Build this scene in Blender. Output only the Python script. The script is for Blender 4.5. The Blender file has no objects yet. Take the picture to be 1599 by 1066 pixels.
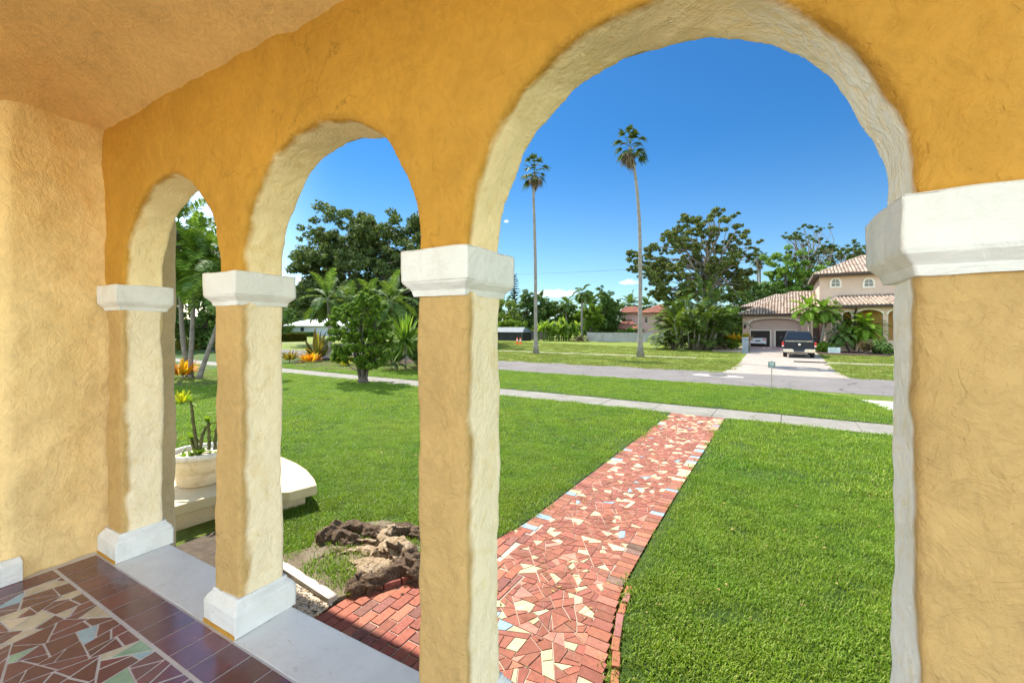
import bpy, bmesh, math, random
import numpy as np
from mathutils import Vector, Matrix, noise as mnoise

SC = bpy.context.scene
COL = SC.collection
R = math.radians
PI = math.pi

# ------------------------------------------------------------------ camera frame
F, CX, HY = 670.0, 800.0, 510.0          # focal length, centre and horizon of the photo (1599 px wide)
TH, PH = R(29.2), R(32.5)                # wall normal and street normal, right of the view direction
CZ, GZ = 1.6, -0.7                       # eye above porch floor, ground below porch floor
ct, st = math.cos(TH), math.sin(TH)
cp, sp = math.cos(PH), math.sin(PH)


def cam(X, D, z):                        # right / forward metres -> world
    return Vector((X * ct - D * st, X * st + D * ct, z))


def at(px, py, D):                       # photo pixel at distance D
    return cam((px - CX) / F * D, D, CZ - (py - HY) / F * D)


def G(px, py, z=GZ):                     # photo pixel on a level plane
    D = (CZ - z) * F / (py - HY)
    return cam((px - CX) / F * D, D, z)


def DG(py, z=GZ):
    return (CZ - z) * F / (py - HY)


def uv(u, v, z=GZ):                      # street frame -> world
    return cam(u * cp + v * sp, -u * sp + v * cp, z)


def UVof(px, py, z=GZ):
    D = (CZ - z) * F / (py - HY)
    X = (px - CX) / F * D
    return X * cp - D * sp, X * sp + D * cp


def PV(px, v):                           # street-frame u of pixel column px on the plane v
    t = (px - CX) / F
    D = v / (t * sp + cp)
    return t * D * cp - D * sp, D


def ZV(px, py, v):                       # height of pixel on plane v
    u, D = PV(px, v)
    return CZ - (py - HY) / F * D


STREET = Matrix.Rotation(-(PH - TH), 4, 'Z')   # street axes in the world

# ------------------------------------------------------------------ objects


def tag(o, label=None, cat=None, group=None, kind=None):
    if label: o['label'] = label
    if cat: o['category'] = cat
    if group: o['group'] = group
    if kind: o['kind'] = kind
    return o


def thing(name, label, cat, loc=(0, 0, 0), rotz=0.0, group=None):
    o = bpy.data.objects.new(name, None)
    COL.objects.link(o)
    o.location = loc
    o.rotation_euler = (0, 0, rotz)
    o.empty_display_size = 0.1
    return tag(o, label, cat, group)


class MB:
    """collects geometry (in world or local metres) and links it as one mesh object"""

    def __init__(self):
        self.v, self.f, self.c, self.m = [], [], [], []

    def add(self, verts, faces, col=None, mi=0):
        b = len(self.v)
        self.v.extend([tuple(p) for p in verts])
        for f in faces:
            self.f.append(tuple(i + b for i in f))
            self.c.append(col)
            self.m.append(mi)

    def box(self, x0, x1, y0, y1, z0, z1, M=None, col=None, mi=0):
        p = [Vector((x, y, z)) for z in (z0, z1) for y in (y0, y1) for x in (x0, x1)]
        if M is not None: p = [M @ q for q in p]
        self.add(p, [(0, 2, 3, 1), (4, 5, 7, 6), (0, 1, 5, 4), (2, 6, 7, 3), (0, 4, 6, 2), (1, 3, 7, 5)], col, mi)

    def prism(self, poly, d, col=None, mi=0):      # poly: list of Vector, extruded by the vector d
        n = len(poly)
        d = Vector(d)
        P = [Vector(p) for p in poly]
        V = P + [p + d for p in P]
        fs = [tuple(reversed(range(n))), tuple(range(n, 2 * n))]
        fs += [(i, (i + 1) % n, n + (i + 1) % n, n + i) for i in range(n)]
        self.add(V, fs, col, mi)

    def tube(self, pts, rads, sides=8, cap=True, col=None, mi=0):
        pts = [Vector(p) for p in pts]
        if not hasattr(rads, '__len__'): rads = [rads] * len(pts)
        V = []
        up = Vector((0.13, 0.31, 0.94))
        for i, p in enumerate(pts):
            t = (pts[min(i + 1, len(pts) - 1)] - pts[max(i - 1, 0)])
            t = t.normalized() if t.length > 1e-9 else Vector((0, 0, 1))
            a = t.cross(up)
            if a.length < 0.05: a = t.cross(Vector((1, 0, 0)))
            a.normalize()
            b = t.cross(a).normalized()
            for k in range(sides):
                w = 2 * PI * k / sides
                V.append(p + (a * math.cos(w) + b * math.sin(w)) * rads[i])
        fs = []
        for i in range(len(pts) - 1):
            for k in range(sides):
                k2 = (k + 1) % sides
                fs.append((i * sides + k, i * sides + k2, (i + 1) * sides + k2, (i + 1) * sides + k))
        if cap:
            fs.append(tuple(range(sides)))
            n = (len(pts) - 1) * sides
            fs.append(tuple(reversed([n + k for k in range(sides)])))
        self.add(V, fs, col, mi)

    def lathe(self, prof, c=(0, 0, 0), sides=24, col=None, mi=0):
        c = Vector(c)
        V, fs = [], []
        for r, z in prof:
            for k in range(sides):
                a = 2 * PI * k / sides
                V.append(c + Vector((r * math.cos(a), r * math.sin(a), z)))
        for i in range(len(prof) - 1):
            for k in range(sides):
                k2 = (k + 1) % sides
                fs.append((i * sides + k, i * sides + k2, (i + 1) * sides + k2, (i + 1) * sides + k))
        if prof[0][0] > 1e-4: fs.append(tuple(reversed(range(sides))))
        n = (len(prof) - 1) * sides
        if prof[-1][0] > 1e-4: fs.append(tuple(n + k for k in range(sides)))
        self.add(V, fs, col, mi)

    def build(self, name, mats, parent=None, smooth=False, bevel=0, segs=2, local=None):
        me = bpy.data.meshes.new(name)
        me.from_pydata(self.v, [], self.f)
        if not isinstance(mats, (list, tuple)): mats = [mats]
        for m in mats: me.materials.append(m)
        if any(self.m): me.polygons.foreach_set('material_index', self.m)
        if any(c is not None for c in self.c):
            ca = me.color_attributes.new('Col', 'FLOAT_COLOR', 'CORNER')
            buf = np.ones((len(me.loops), 4), np.float32)
            k = 0
            for f, c in zip(self.f, self.c):
                if c is not None: buf[k:k + len(f), :3] = c
                k += len(f)
            ca.data.foreach_set('color', buf.ravel())
        bm = bmesh.new(); bm.from_mesh(me)
        bmesh.ops.recalc_face_normals(bm, faces=bm.faces)
        bm.to_mesh(me); bm.free()
        if smooth: me.polygons.foreach_set('use_smooth', [True] * len(me.polygons))
        me.update()
        o = bpy.data.objects.new(name, me)
        COL.objects.link(o)
        if parent is not None: o.parent = parent
        if local is not None: o.location = local
        if bevel:
            b = o.modifiers.new('bevel', 'BEVEL'); b.width = bevel; b.segments = segs
            b.limit_method = 'ANGLE'; b.angle_limit = R(35)
        return o


def raw_mesh(name, V, Fq, mats, parent=None, mi=None, smooth=False):
    """fast path: V (n,3) array, Fq (m,4) array of quads"""
    me = bpy.data.meshes.new(name)
    V = np.asarray(V, np.float32); Fq = np.asarray(Fq, np.int32)
    k = Fq.shape[1]
    me.vertices.add(len(V)); me.vertices.foreach_set('co', V.ravel())
    me.loops.add(Fq.size); me.loops.foreach_set('vertex_index', Fq.ravel())
    me.polygons.add(len(Fq))
    me.polygons.foreach_set('loop_start', np.arange(0, Fq.size, k, dtype=np.int32))
    me.polygons.foreach_set('loop_total', np.full(len(Fq), k, np.int32))
    if not isinstance(mats, (list, tuple)): mats = [mats]
    for m in mats: me.materials.append(m)
    if mi is not None: me.polygons.foreach_set('material_index', np.asarray(mi, np.int32))
    if smooth: me.polygons.foreach_set('use_smooth', [True] * len(Fq))
    me.update(calc_edges=True); me.validate()
    o = bpy.data.objects.new(name, me)
    COL.objects.link(o)
    if parent is not None: o.parent = parent
    return o


def copy_tree(o, parent=None):
    c = o.copy()
    COL.objects.link(c)
    if parent is not None: c.parent = parent
    for ch in list(o.children): copy_tree(ch, c)
    return c


def bake(o, *mods):
    """apply modifiers by evaluating; mods: (type, settings)"""
    for t, s in mods:
        m = o.modifiers.new(t, t)
        for k, v in s.items(): setattr(m, k, v)
    dg = bpy.context.evaluated_depsgraph_get()
    dg.update()
    me = bpy.data.meshes.new_from_object(o.evaluated_get(dg))
    o.modifiers.clear()
    old = o.data
    o.data = me
    bpy.data.meshes.remove(old)
    return o


def displace(o, layers, seed=0.0, axis=None):
    """push vertices along normals by sums of noise: layers of (size, amount)"""
    me = o.data
    n = len(me.vertices)
    co = np.empty(n * 3, np.float32); me.vertices.foreach_get('co', co); co = co.reshape(-1, 3)
    no = np.empty(n * 3, np.float32); me.vertices.foreach_get('normal', no); no = no.reshape(-1, 3)
    d = np.zeros(n, np.float32)
    for size, amt in layers:
        off = Vector((seed * 3.1 + size, seed * 1.7, size * 7))
        d += np.array([mnoise.noise(Vector(c) / size + off) for c in co.tolist()], np.float32) * amt
    co += no * d[:, None]
    me.vertices.foreach_set('co', co.ravel())
    me.polygons.foreach_set('use_smooth', [True] * len(me.polygons))
    me.update()
    return o


# ------------------------------------------------------------------ materials
class NT:
    def __init__(self, name):
        m = bpy.data.materials.new(name); m.use_nodes = True
        self.m, self.t = m, m.node_tree
        self.t.nodes.clear()
        self.out = self.n('ShaderNodeOutputMaterial')

    def n(self, typ, **kw):
        nd = self.t.nodes.new(typ)
        for k, v in kw.items():
            if k.startswith('i_'):
                nd.inputs[k[2:].replace('_', ' ')].default_value = v
            else: setattr(nd, k, v)
        return nd

    def l(self, a, b): self.t.links.new(a, b)

    def pos(self):
        if not hasattr(self, '_p'): self._p = self.n('ShaderNodeNewGeometry')
        return self._p.outputs['Position']

    def obj(self):
        if not hasattr(self, '_o'): self._o = self.n('ShaderNodeTexCoord')
        return self._o.outputs['Object']

    def noise(self, scale, detail=4, rough=.55, dist=0, vec=None, stretch=None):
        nd = self.n('ShaderNodeTexNoise')
        nd.inputs['Scale'].default_value = scale; nd.inputs['Detail'].default_value = detail
        nd.inputs['Roughness'].default_value = rough; nd.inputs['Distortion'].default_value = dist
        v = vec or self.pos()
        if stretch:
            mp = self.n('ShaderNodeMapping'); mp.inputs['Scale'].default_value = stretch
            self.l(v, mp.inputs['Vector']); v = mp.outputs[0]
        self.l(v, nd.inputs['Vector'])
        return nd.outputs['Fac']

    def ramp(self, fac, stops):
        nd = self.n('ShaderNodeValToRGB')
        e = nd.color_ramp.elements
        while len(e) < len(stops): e.new(.5)
        for x, (p, c) in zip(e, stops):
            x.position = p
            x.color = (c[0], c[1], c[2], 1) if hasattr(c, '__len__') else (c, c, c, 1)
        self.l(fac, nd.inputs[0])
        return nd.outputs[0]

    def mix(self, fac, a, b, mode='MIX'):
        nd = self.n('ShaderNodeMix', data_type='RGBA', blend_type=mode)
        for s, v in ((0, fac), (6, a), (7, b)):
            if hasattr(v, 'is_output'): self.l(v, nd.inputs[s])
            elif s == 0: nd.inputs[0].default_value = v
            else: nd.inputs[s].default_value = (*v, 1)
        return nd.outputs[2]

    def math(self, op, a, b=None, clamp=False):
        nd = self.n('ShaderNodeMath', operation=op, use_clamp=clamp)
        for i, v in enumerate((a, b)):
            if v is None: continue
            if hasattr(v, 'is_output'): self.l(v, nd.inputs[i])
            else: nd.inputs[i].default_value = v
        return nd.outputs[0]

    def bump(self, h, strength, dist=.01, prev=None):
        nd = self.n('ShaderNodeBump')
        nd.inputs['Strength'].default_value = strength; nd.inputs['Distance'].default_value = dist
        self.l(h, nd.inputs['Height'])
        if prev is not None: self.l(prev, nd.inputs['Normal'])
        return nd.outputs[0]

    def bsdf(self, col, rough=.8, spec=.3, normal=None, metal=0, **kw):
        b = self.n('ShaderNodeBsdfPrincipled')
        if hasattr(col, 'is_output'): self.l(col, b.inputs['Base Color'])
        else: b.inputs['Base Color'].default_value = (*col, 1)
        if hasattr(rough, 'is_output'): self.l(rough, b.inputs['Roughness'])
        else: b.inputs['Roughness'].default_value = rough
        b.inputs['Specular IOR Level'].default_value = spec
        b.inputs['Metallic'].default_value = metal
        for k, v in kw.items(): b.inputs[k.replace('_', ' ')].default_value = v
        if normal is not None: self.l(normal, b.inputs['Normal'])
        self.l(b.outputs[0], self.out.inputs[0])
        self.b = b
        return self.m


def simple(name, c1, c2=None, scale=3.0, rough=.7, spec=.3, bump=None, metal=0, obj=False, **kw):
    t = NT(name)
    v = t.obj() if obj else None
    col = c1
    if c2 is not None:
        col = t.ramp(t.noise(scale, 5, .6, vec=v), [(.3, c1), (.7, c2)])
    nrm = None
    if bump: nrm = t.bump(t.noise(bump[0], 5, .65, vec=v), bump[1], bump[2] if len(bump) > 2 else .01)
    return t.bsdf(col, rough, spec, nrm, metal, **kw)


def leafmat(name, c1, c2, c3=None, trans=.38, rough=.6, spec=.12):
    """leaf material: colour differs from leaf to leaf"""
    t = NT(name)
    g = t.n('ShaderNodeNewGeometry')
    rnd = g.outputs['Random Per Island']
    c3 = c3 or c2
    col = t.ramp(rnd, [(0, c1), (.55, c2), (1, c3)])
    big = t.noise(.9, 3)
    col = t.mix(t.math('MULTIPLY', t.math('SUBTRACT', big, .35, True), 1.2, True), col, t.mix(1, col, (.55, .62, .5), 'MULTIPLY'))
    b = t.n('ShaderNodeBsdfPrincipled')
    t.l(col, b.inputs['Base Color'])
    b.inputs['Roughness'].default_value = rough
    b.inputs['Specular IOR Level'].default_value = spec
    tr = t.n('ShaderNodeBsdfTranslucent')
    t.l(t.mix(1, col, (1.25, 1.25, .5), 'MULTIPLY'), tr.inputs['Color'])
    mx = t.n('ShaderNodeMixShader'); mx.inputs[0].default_value = trans
    t.l(b.outputs[0], mx.inputs[1]); t.l(tr.outputs[0], mx.inputs[2])
    t.l(mx.outputs[0], t.out.inputs[0])
    return t.m


def attrmat(name, rough=.6, spec=.4, bump=None, vary=.0, coat=0.0, vscale=25, dirt=False):
    t = NT(name)
    a = t.n('ShaderNodeAttribute', attribute_name='Col')
    col = a.outputs['Color']
    if vary:
        col = t.mix(1, col, t.ramp(t.noise(vscale, 5, .7), [(.3, 1 - vary), (.7, 1 + vary)]), 'MULTIPLY')
    if dirt:
        col = t.mix(1, col, t.ramp(t.noise(1.7, 7, .78, .8), [(.30, (.62, .58, .52)), (.46, (1, 1, 1)), (.7, (1.06, 1.05, 1.04))]), 'MULTIPLY')
        col = t.mix(t.math('MULTIPLY', t.ramp(t.noise(7, 6, .8), [(.55, 0.0), (.72, 1.0)]), .35), col, (.33, .26, .20))
    nrm = None
    if bump: nrm = t.bump(t.noise(bump[0], 4), bump[1], bump[2])
    m = t.bsdf(col, rough, spec, nrm)
    t.b.inputs['Coat Weight'].default_value = coat
    t.b.inputs['Coat Roughness'].default_value = .12
    return m
# ------------------------------------------------------------------ camera, sky, sun
cd = bpy.data.cameras.new('camera')
co_ = bpy.data.objects.new('camera', cd)
COL.objects.link(co_)
cd.sensor_fit = 'HORIZONTAL'; cd.sensor_width = 36.0
cd.lens = F / 1599.0 * 36.0
cd.shift_x = (799.5 - CX) / 1599.0 * -1
cd.shift_y = -(533.0 - HY) / 1599.0
cd.clip_start = .02; cd.clip_end = 3000
co_.location = (0, 0, CZ)
co_.rotation_euler = (R(90), 0, TH)
SC.camera = co_

SUN_EL, SUN_AZ = R(54), R(155.7)         # azimuth in the world, anticlockwise from +x: from the left, beyond the arcade
sd = Vector((math.cos(SUN_EL) * math.cos(SUN_AZ), math.cos(SUN_EL) * math.sin(SUN_AZ), math.sin(SUN_EL)))
sl = bpy.data.lights.new('sun', 'SUN')
sl.energy = 2.0; sl.angle = R(.53); sl.color = (1, .95, .86)
so = bpy.data.objects.new('sun', sl)
COL.objects.link(so)
so.rotation_euler = sd.to_track_quat('Z', 'Y').to_euler()
so.location = (-20, 9, 25)

w = bpy.data.worlds.new('World'); SC.world = w; w.use_nodes = True
t = w.node_tree; t.nodes.clear()
wo = t.nodes.new('ShaderNodeOutputWorld'); bg = t.nodes.new('ShaderNodeBackground')
sky = t.nodes.new('ShaderNodeTexSky'); sky.sky_type = 'NISHITA'
sky.sun_disc = False; sky.sun_elevation = SUN_EL
sky.sun_rotation = PI / 2 - SUN_AZ       # nishita: clockwise from +y
sky.air_density = 1.0; sky.dust_density = .25; sky.ozone_density = 2.6; sky.altitude = 0
bg.inputs[1].default_value = .15
# small fair-weather clouds low over the horizon, set by direction on the sky
tc = t.nodes.new('ShaderNodeTexCoord')


def wl(a, b): t.links.new(a, b)


def wm(op, a, b=None, clamp=False):
    nd = t.nodes.new('ShaderNodeMath'); nd.operation = op; nd.use_clamp = clamp
    for i, v in enumerate((a, b)):
        if v is None: continue
        if hasattr(v, 'is_output'): wl(v, nd.inputs[i])
        else: nd.inputs[i].default_value = v
    return nd.outputs[0]


nz = t.nodes.new('ShaderNodeTexNoise'); nz.inputs['Scale'].default_value = 42; nz.inputs['Detail'].default_value = 6
nz.inputs['Roughness'].default_value = .6
wl(tc.outputs['Generated'], nz.inputs['Vector'])
sepn = t.nodes.new('ShaderNodeSeparateXYZ'); wl(tc.outputs['Generated'], sepn.inputs[0])
az = wm('ARCTAN2', sepn.outputs[1], sepn.outputs[0])
total = None
for px, py, sx, sy, amp in ((868, 459, .046, .011, 1.0), (985, 441, .022, .009, .9), (462, 448, .04, .020, .55),
                            (792, 346, .006, .004, .5)):
    d = at(px, py, 1.0) - Vector((0, 0, CZ)); d.normalize()
    a0 = math.atan2(d.y, d.x)
    da = wm('DIVIDE', wm('SUBTRACT', az, a0), sx)
    de = wm('DIVIDE', wm('SUBTRACT', sepn.outputs[2], d.z), sy)
    below = wm('MULTIPLY', wm('LESS_THAN', de, 0.0), 1.6)        # flat cloud base
    de2 = wm('MULTIPLY', wm('MULTIPLY', de, de), wm('ADD', below, 1.0))
    r2 = wm('ADD', wm('MULTIPLY', da, da), de2)
    r2 = wm('ADD', r2, wm('MULTIPLY', wm('SUBTRACT', nz.outputs['Fac'], .5), 3.6))
    f = wm('MULTIPLY', wm('SUBTRACT', 1.25, r2, True), amp)
    total = f if total is None else wm('MAXIMUM', total, f)
mxn = t.nodes.new('ShaderNodeMix'); mxn.data_type = 'RGBA'
# deep blue sky tint towards the street; unseen rest brightened as warm fill
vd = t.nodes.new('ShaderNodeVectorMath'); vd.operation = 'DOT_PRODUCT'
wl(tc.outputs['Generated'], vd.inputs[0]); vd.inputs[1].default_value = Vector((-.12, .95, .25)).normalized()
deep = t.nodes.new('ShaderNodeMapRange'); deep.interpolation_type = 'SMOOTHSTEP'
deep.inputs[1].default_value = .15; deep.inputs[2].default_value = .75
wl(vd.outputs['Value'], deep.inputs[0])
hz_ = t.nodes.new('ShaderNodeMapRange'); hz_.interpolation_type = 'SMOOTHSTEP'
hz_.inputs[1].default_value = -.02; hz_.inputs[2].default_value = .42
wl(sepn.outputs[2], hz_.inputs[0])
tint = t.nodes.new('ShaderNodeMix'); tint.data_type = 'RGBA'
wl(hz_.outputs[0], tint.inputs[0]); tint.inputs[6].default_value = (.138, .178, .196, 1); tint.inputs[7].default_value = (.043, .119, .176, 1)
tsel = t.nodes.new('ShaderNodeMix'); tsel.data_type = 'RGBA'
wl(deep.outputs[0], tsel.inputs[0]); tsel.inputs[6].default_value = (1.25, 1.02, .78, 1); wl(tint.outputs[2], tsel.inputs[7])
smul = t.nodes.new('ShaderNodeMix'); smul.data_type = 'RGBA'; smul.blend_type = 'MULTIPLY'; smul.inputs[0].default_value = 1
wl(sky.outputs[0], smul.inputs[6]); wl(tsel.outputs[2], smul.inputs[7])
wl(total, mxn.inputs[0]); wl(smul.outputs[2], mxn.inputs[6]); mxn.inputs[7].default_value = (2.1, 2.12, 2.15, 1)
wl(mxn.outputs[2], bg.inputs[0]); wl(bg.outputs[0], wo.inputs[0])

SC.view_settings.view_transform = 'Standard'; SC.view_settings.look = 'None'
SC.view_settings.exposure = 2.52; SC.view_settings.gamma = 1
SC.cycles.use_denoising = True
SC.cycles.max_bounces = 10; SC.cycles.diffuse_bounces = 6; SC.cycles.transparent_max_bounces = 8
SC.cycles.caustics_reflective = False; SC.cycles.caustics_refractive = False
SC.render.film_transparent = False
# ------------------------------------------------------------------ the arcaded porch
YF = 1.265                                # inner face of the arcade
YB = 1.51                                 # outer face
PX = [-3.892, -2.452, -1.012, .437, 1.885]  # pillar centres
CAPT, CAPB = 1.888, 1.712


def plaster(name, inner, outer, white=False, gloss=.75, strokes=.55):
    """trowelled stucco; inner paint on the porch side, pale paint on the reveals"""
    t = NT(name)
    n1 = t.noise(4.0, 5, .6, 1.6)
    n2 = t.noise(13, 5, .6, 2.2, stretch=(1, 1, .7))
    n3 = t.noise(60, 3, .6)
    pits = t.noise(38, 2, .5, .6, stretch=(1, 1, .55))
    pit = t.ramp(pits, [(.26, 0.0), (.34, 1.0)])
    # overlapping trowel passes: flat plateaus with torn edges, rougher in some patches than others
    pa = t.ramp(t.noise(5.5, 4, .55, 2.8, stretch=(1, 1, .8)), [(.40, 0.0), (.54, 1.0), (.70, .6)])
    pb = t.ramp(t.noise(11, 5, .6, 3.4), [(.43, 0.0), (.56, 1.0), (.70, .5)])
    patch = t.ramp(t.noise(1.6, 3, .5), [(.35, .25), (.65, 1.0)])
    h = t.math('ADD', t.math('MULTIPLY', pa, .12), t.math('MULTIPLY', pb, .07))
    h = t.math('ADD', t.math('MULTIPLY', h, patch), t.math('ADD', t.math('MULTIPLY', n1, .38), t.math('MULTIPLY', n2, .24)))
    h = t.math('ADD', h, t.math('MULTIPLY', n3, .06))
    h = t.math('ADD', h, t.math('MULTIPLY', pit, .12))
    nrm = t.bump(h, strokes, .045)
    vi = t.ramp(t.noise(2.2, 6, .65, 1.0), [(.25, 0.84), (.5, 1.0), (.75, 1.10)])
    fine = t.ramp(n2, [(.3, .90), (.6, 1.04)])
    ci = t.mix(1, t.mix(1, inner, vi, 'MULTIPLY'), fine, 'MULTIPLY')
    ck = t.n('ShaderNodeTexVoronoi', feature='DISTANCE_TO_EDGE'); ck.inputs['Scale'].default_value = 1.15
    cw = t.n('ShaderNodeVectorMath', operation='MULTIPLY_ADD'); cn = t.n('ShaderNodeTexNoise'); cn.inputs['Scale'].default_value = 3.5; cn.inputs['Detail'].default_value = 5
    t.l(t.pos(), cn.inputs['Vector']); t.l(cn.outputs['Color'], cw.inputs[0]); cw.inputs[1].default_value = (.45, .45, .45); t.l(t.pos(), cw.inputs[2])
    t.l(cw.outputs[0], ck.inputs['Vector'])
    crack = t.math('MULTIPLY', t.ramp(ck.outputs['Distance'], [(0, 1.0), (.0035, 0.0)]), t.ramp(t.noise(1.3, 3), [(.52, 0.0), (.60, 1.0)]))
    ci = t.mix(t.math('MULTIPLY', crack, .5), ci, tuple(c * .35 for c in inner))
    fade = t.ramp(t.noise(1.1, 5, .6, .5, stretch=(1, 1, .5)), [(.52, 0.0), (.72, 1.0)])
    ci = t.mix(t.math('MULTIPLY', fade, .22), ci, tuple(min(.95, c * 1.15 + .06) for c in inner))
    # scratches and dirt caught in the ridges
    scr = t.ramp(t.noise(24, 3, .7, 2.0, stretch=(1, 1, 2.2)), [(.25, 1.0), (.31, 0.0)])
    ci = t.mix(t.math('MULTIPLY', t.math('MULTIPLY', scr, patch), .35), ci, tuple(c * .38 for c in inner))
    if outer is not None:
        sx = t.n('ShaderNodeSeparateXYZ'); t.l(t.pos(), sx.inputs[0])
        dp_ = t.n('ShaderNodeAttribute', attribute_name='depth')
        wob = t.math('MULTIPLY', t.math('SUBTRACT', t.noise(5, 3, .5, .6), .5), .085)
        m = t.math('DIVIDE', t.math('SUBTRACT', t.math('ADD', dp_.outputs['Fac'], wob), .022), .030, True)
        # reveal colour turns from the outer tone to white towards the right-hand pillar
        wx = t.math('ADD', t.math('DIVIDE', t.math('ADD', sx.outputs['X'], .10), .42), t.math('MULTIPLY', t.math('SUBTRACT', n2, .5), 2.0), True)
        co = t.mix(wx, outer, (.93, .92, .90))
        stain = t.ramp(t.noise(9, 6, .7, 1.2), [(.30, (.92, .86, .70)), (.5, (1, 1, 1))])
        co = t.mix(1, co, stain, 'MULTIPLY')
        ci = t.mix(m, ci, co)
    return t.bsdf(ci, gloss, .25, nrm)


ORANGE = (.545, .285, .042)
CREAM = (.95, .77, .46)
TAN = (.60, .47, .30)
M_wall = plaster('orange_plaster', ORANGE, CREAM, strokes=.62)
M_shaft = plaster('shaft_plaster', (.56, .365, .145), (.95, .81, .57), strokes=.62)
M_left = plaster('left_wall_plaster', (.88, .64, .31), None, strokes=.6)
M_ceil = plaster('ceiling_plaster', (.80, .52, .20), None, strokes=.45)
M_ext = plaster('exterior_plaster', (.58, .44, .26), None, strokes=.6)


def trim_mat():
    t = NT('white_trim')
    v = t.ramp(t.noise(4, 6, .7, .6), [(.28, (.68, .665, .63)), (.5, (.79, .785, .77)), (.75, (.84, .835, .82))])
    spots = t.ramp(t.noise(38, 4, .65, .5), [(.24, (.50, .44, .34)), (.31, (1, 1, 1))])
    chips = t.ramp(t.noise(8, 6, .8, 1.0), [(.27, (.74, .66, .50)), (.33, (1, 1, 1))])
    brush = t.noise(16, 4, .6, .4, stretch=(.5, .5, 3))
    h = t.math('ADD', t.noise(7, 5, .6, .8), t.math('ADD', t.math('MULTIPLY', brush, .3), t.math('MULTIPLY', t.noise(50, 3), .12)))
    return t.bsdf(t.mix(1, t.mix(1, v, spots, 'MULTIPLY'), chips, 'MULTIPLY'), t.ramp(brush, [(.3, .40), (.7, .62)]), .35, t.bump(h, .5, .025))


M_trim = trim_mat()
tS = NT('white_sill_paint')
_a = tS.ramp(tS.noise(2.2, 6, .7, .5), [(.3, (.70, .695, .67)), (.6, (.82, .815, .80))])
_sp = tS.ramp(tS.noise(55, 3, .6), [(.22, (.45, .38, .28)), (.27, (1, 1, 1))])
_sc = tS.ramp(tS.noise(9, 6, .75, 1.5, stretch=(1, 3, 1)), [(.30, (.80, .77, .70)), (.42, (1, 1, 1))])
M_sill = tS.bsdf(tS.mix(1, tS.mix(1, _a, _sp, 'MULTIPLY'), _sc, 'MULTIPLY'), .42, .4, tS.bump(tS.noise(20, 5, .6), .15, .01))

house = thing('arcaded_porch', 'orange plaster porch with white capitals, round arches and a white ledge', 'porch', (0, 0, 0))



def store_depth(o):
    a = o.data.attributes.new('depth', 'FLOAT', 'POINT')
    a.data.foreach_set('value', [v.co.y - YF for v in o.data.vertices])


# arcade wall above the capitals: one outline with arches, thickened, rounded and roughened
XL, XR, ZT = -4.2, 2.2, 3.3
pts = [(XL, CAPT - .06)]
RAD = .600
for i in range(4):
    xa, xb = PX[i] + .118, PX[i + 1] - .118
    cx, r = (xa + xb) / 2, (xb - xa) / 2
    pts.append((xa, CAPT - .06))
    for k in range(0, 33):
        a = PI - PI * k / 32
        pts.append((cx + r * math.cos(a), CAPT + .03 + (r + .015) * math.sin(a)))
    pts.append((xb, CAPT - .06))
pts += [(XR, CAPT - .06), (XR, ZT), (XL, ZT)]
mb = MB()
mb.prism([Vector((x, YF, z)) for x, z in pts], (0, YB - YF, 0))
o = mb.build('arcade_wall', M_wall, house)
bake(o, ('TRIANGULATE', {}), ('REMESH', dict(mode='VOXEL', voxel_size=.016)), ('SMOOTH', dict(iterations=7, factor=.5)))
store_depth(o); displace(o, [(.42, .019), (.15, .011), (.05, .004)], 1)

for i, x in enumerate(PX):
    pl = None
    mb = MB()
    hw = .115
    for q in range(0, 13):
        pass
    mb.box(x - hw, x + hw, YF, YB - .005, .02, CAPT - .02)
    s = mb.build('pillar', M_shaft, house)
    bake(s, ('REMESH', dict(mode='VOXEL', voxel_size=.013)), ('SMOOTH', dict(iterations=5, factor=.5)))
    store_depth(s); displace(s, [(.55, .017), (.17, .009), (.05, .0035)], 5 + i)
    yc = (YF + YB) / 2

    def ringstack(prof):
        m2 = MB(); V = []; fs = []
        for hx, hy, z in prof:
            V += [(x - hx, yc - hy, z), (x + hx, yc - hy, z), (x + hx, yc + hy, z), (x - hx, yc + hy, z)]
        n = len(prof)
        for k in range(n - 1):
            for j in range(4):
                j2 = (j + 1) % 4
                fs.append((4 * k + j, 4 * k + j2, 4 * k + 4 + j2, 4 * k + 4 + j))
        fs.append((3, 2, 1, 0)); fs.append(tuple(4 * n - 4 + j for j in range(4)))
        m2.add(V, fs)
        return m2
    hx, hy = .155, .168
    c = ringstack([(hx - .032, hy - .032, CAPB), (hx - .030, hy - .030, CAPB + .006), (hx - .026, hy - .026, CAPB + .022),
                   (hx - .004, hy - .004, CAPB + .046), (hx, hy, CAPB + .056), (hx, hy, CAPT - .004), (hx - .004, hy - .004, CAPT)]).build('capital', M_trim, s)
    bake(c, ('SUBSURF', dict(levels=5, subdivision_type='SIMPLE')))
    displace(c, [(.22, .007), (.07, .0025)], 20 + i)
    b = ringstack([(hx, hy, .002), (hx, hy, .118), (hx - .006, hy - .006, .128), (hx - .010, hy - .010, .140), (hx - .032, hy - .032, .166),
                   (hx - .034, hy - .034, .178)]).build('pillar_base', M_trim, s)
    bake(b, ('SUBSURF', dict(levels=5, subdivision_type='SIMPLE')))
    displace(b, [(.25, .006), (.07, .002)], 40 + i)
    # ochre strip of wall paint under the base
    mb = MB(); mb.box(x - .15, x + .15, yc - .1705, yc - .1, .0005, .020)
    mb.build('paint_strip', M_wall, s)

mb = MB(); mb.box(XL, XR, 1.213, 1.535, -.075, -.001)
mb.build('ledge', M_sill, house, bevel=.008)
mb = MB(); mb.box(XL, XR, 1.25, 1.50, GZ - .1, -.075)
mb.build('foundation_wall', M_ext, house)

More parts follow.
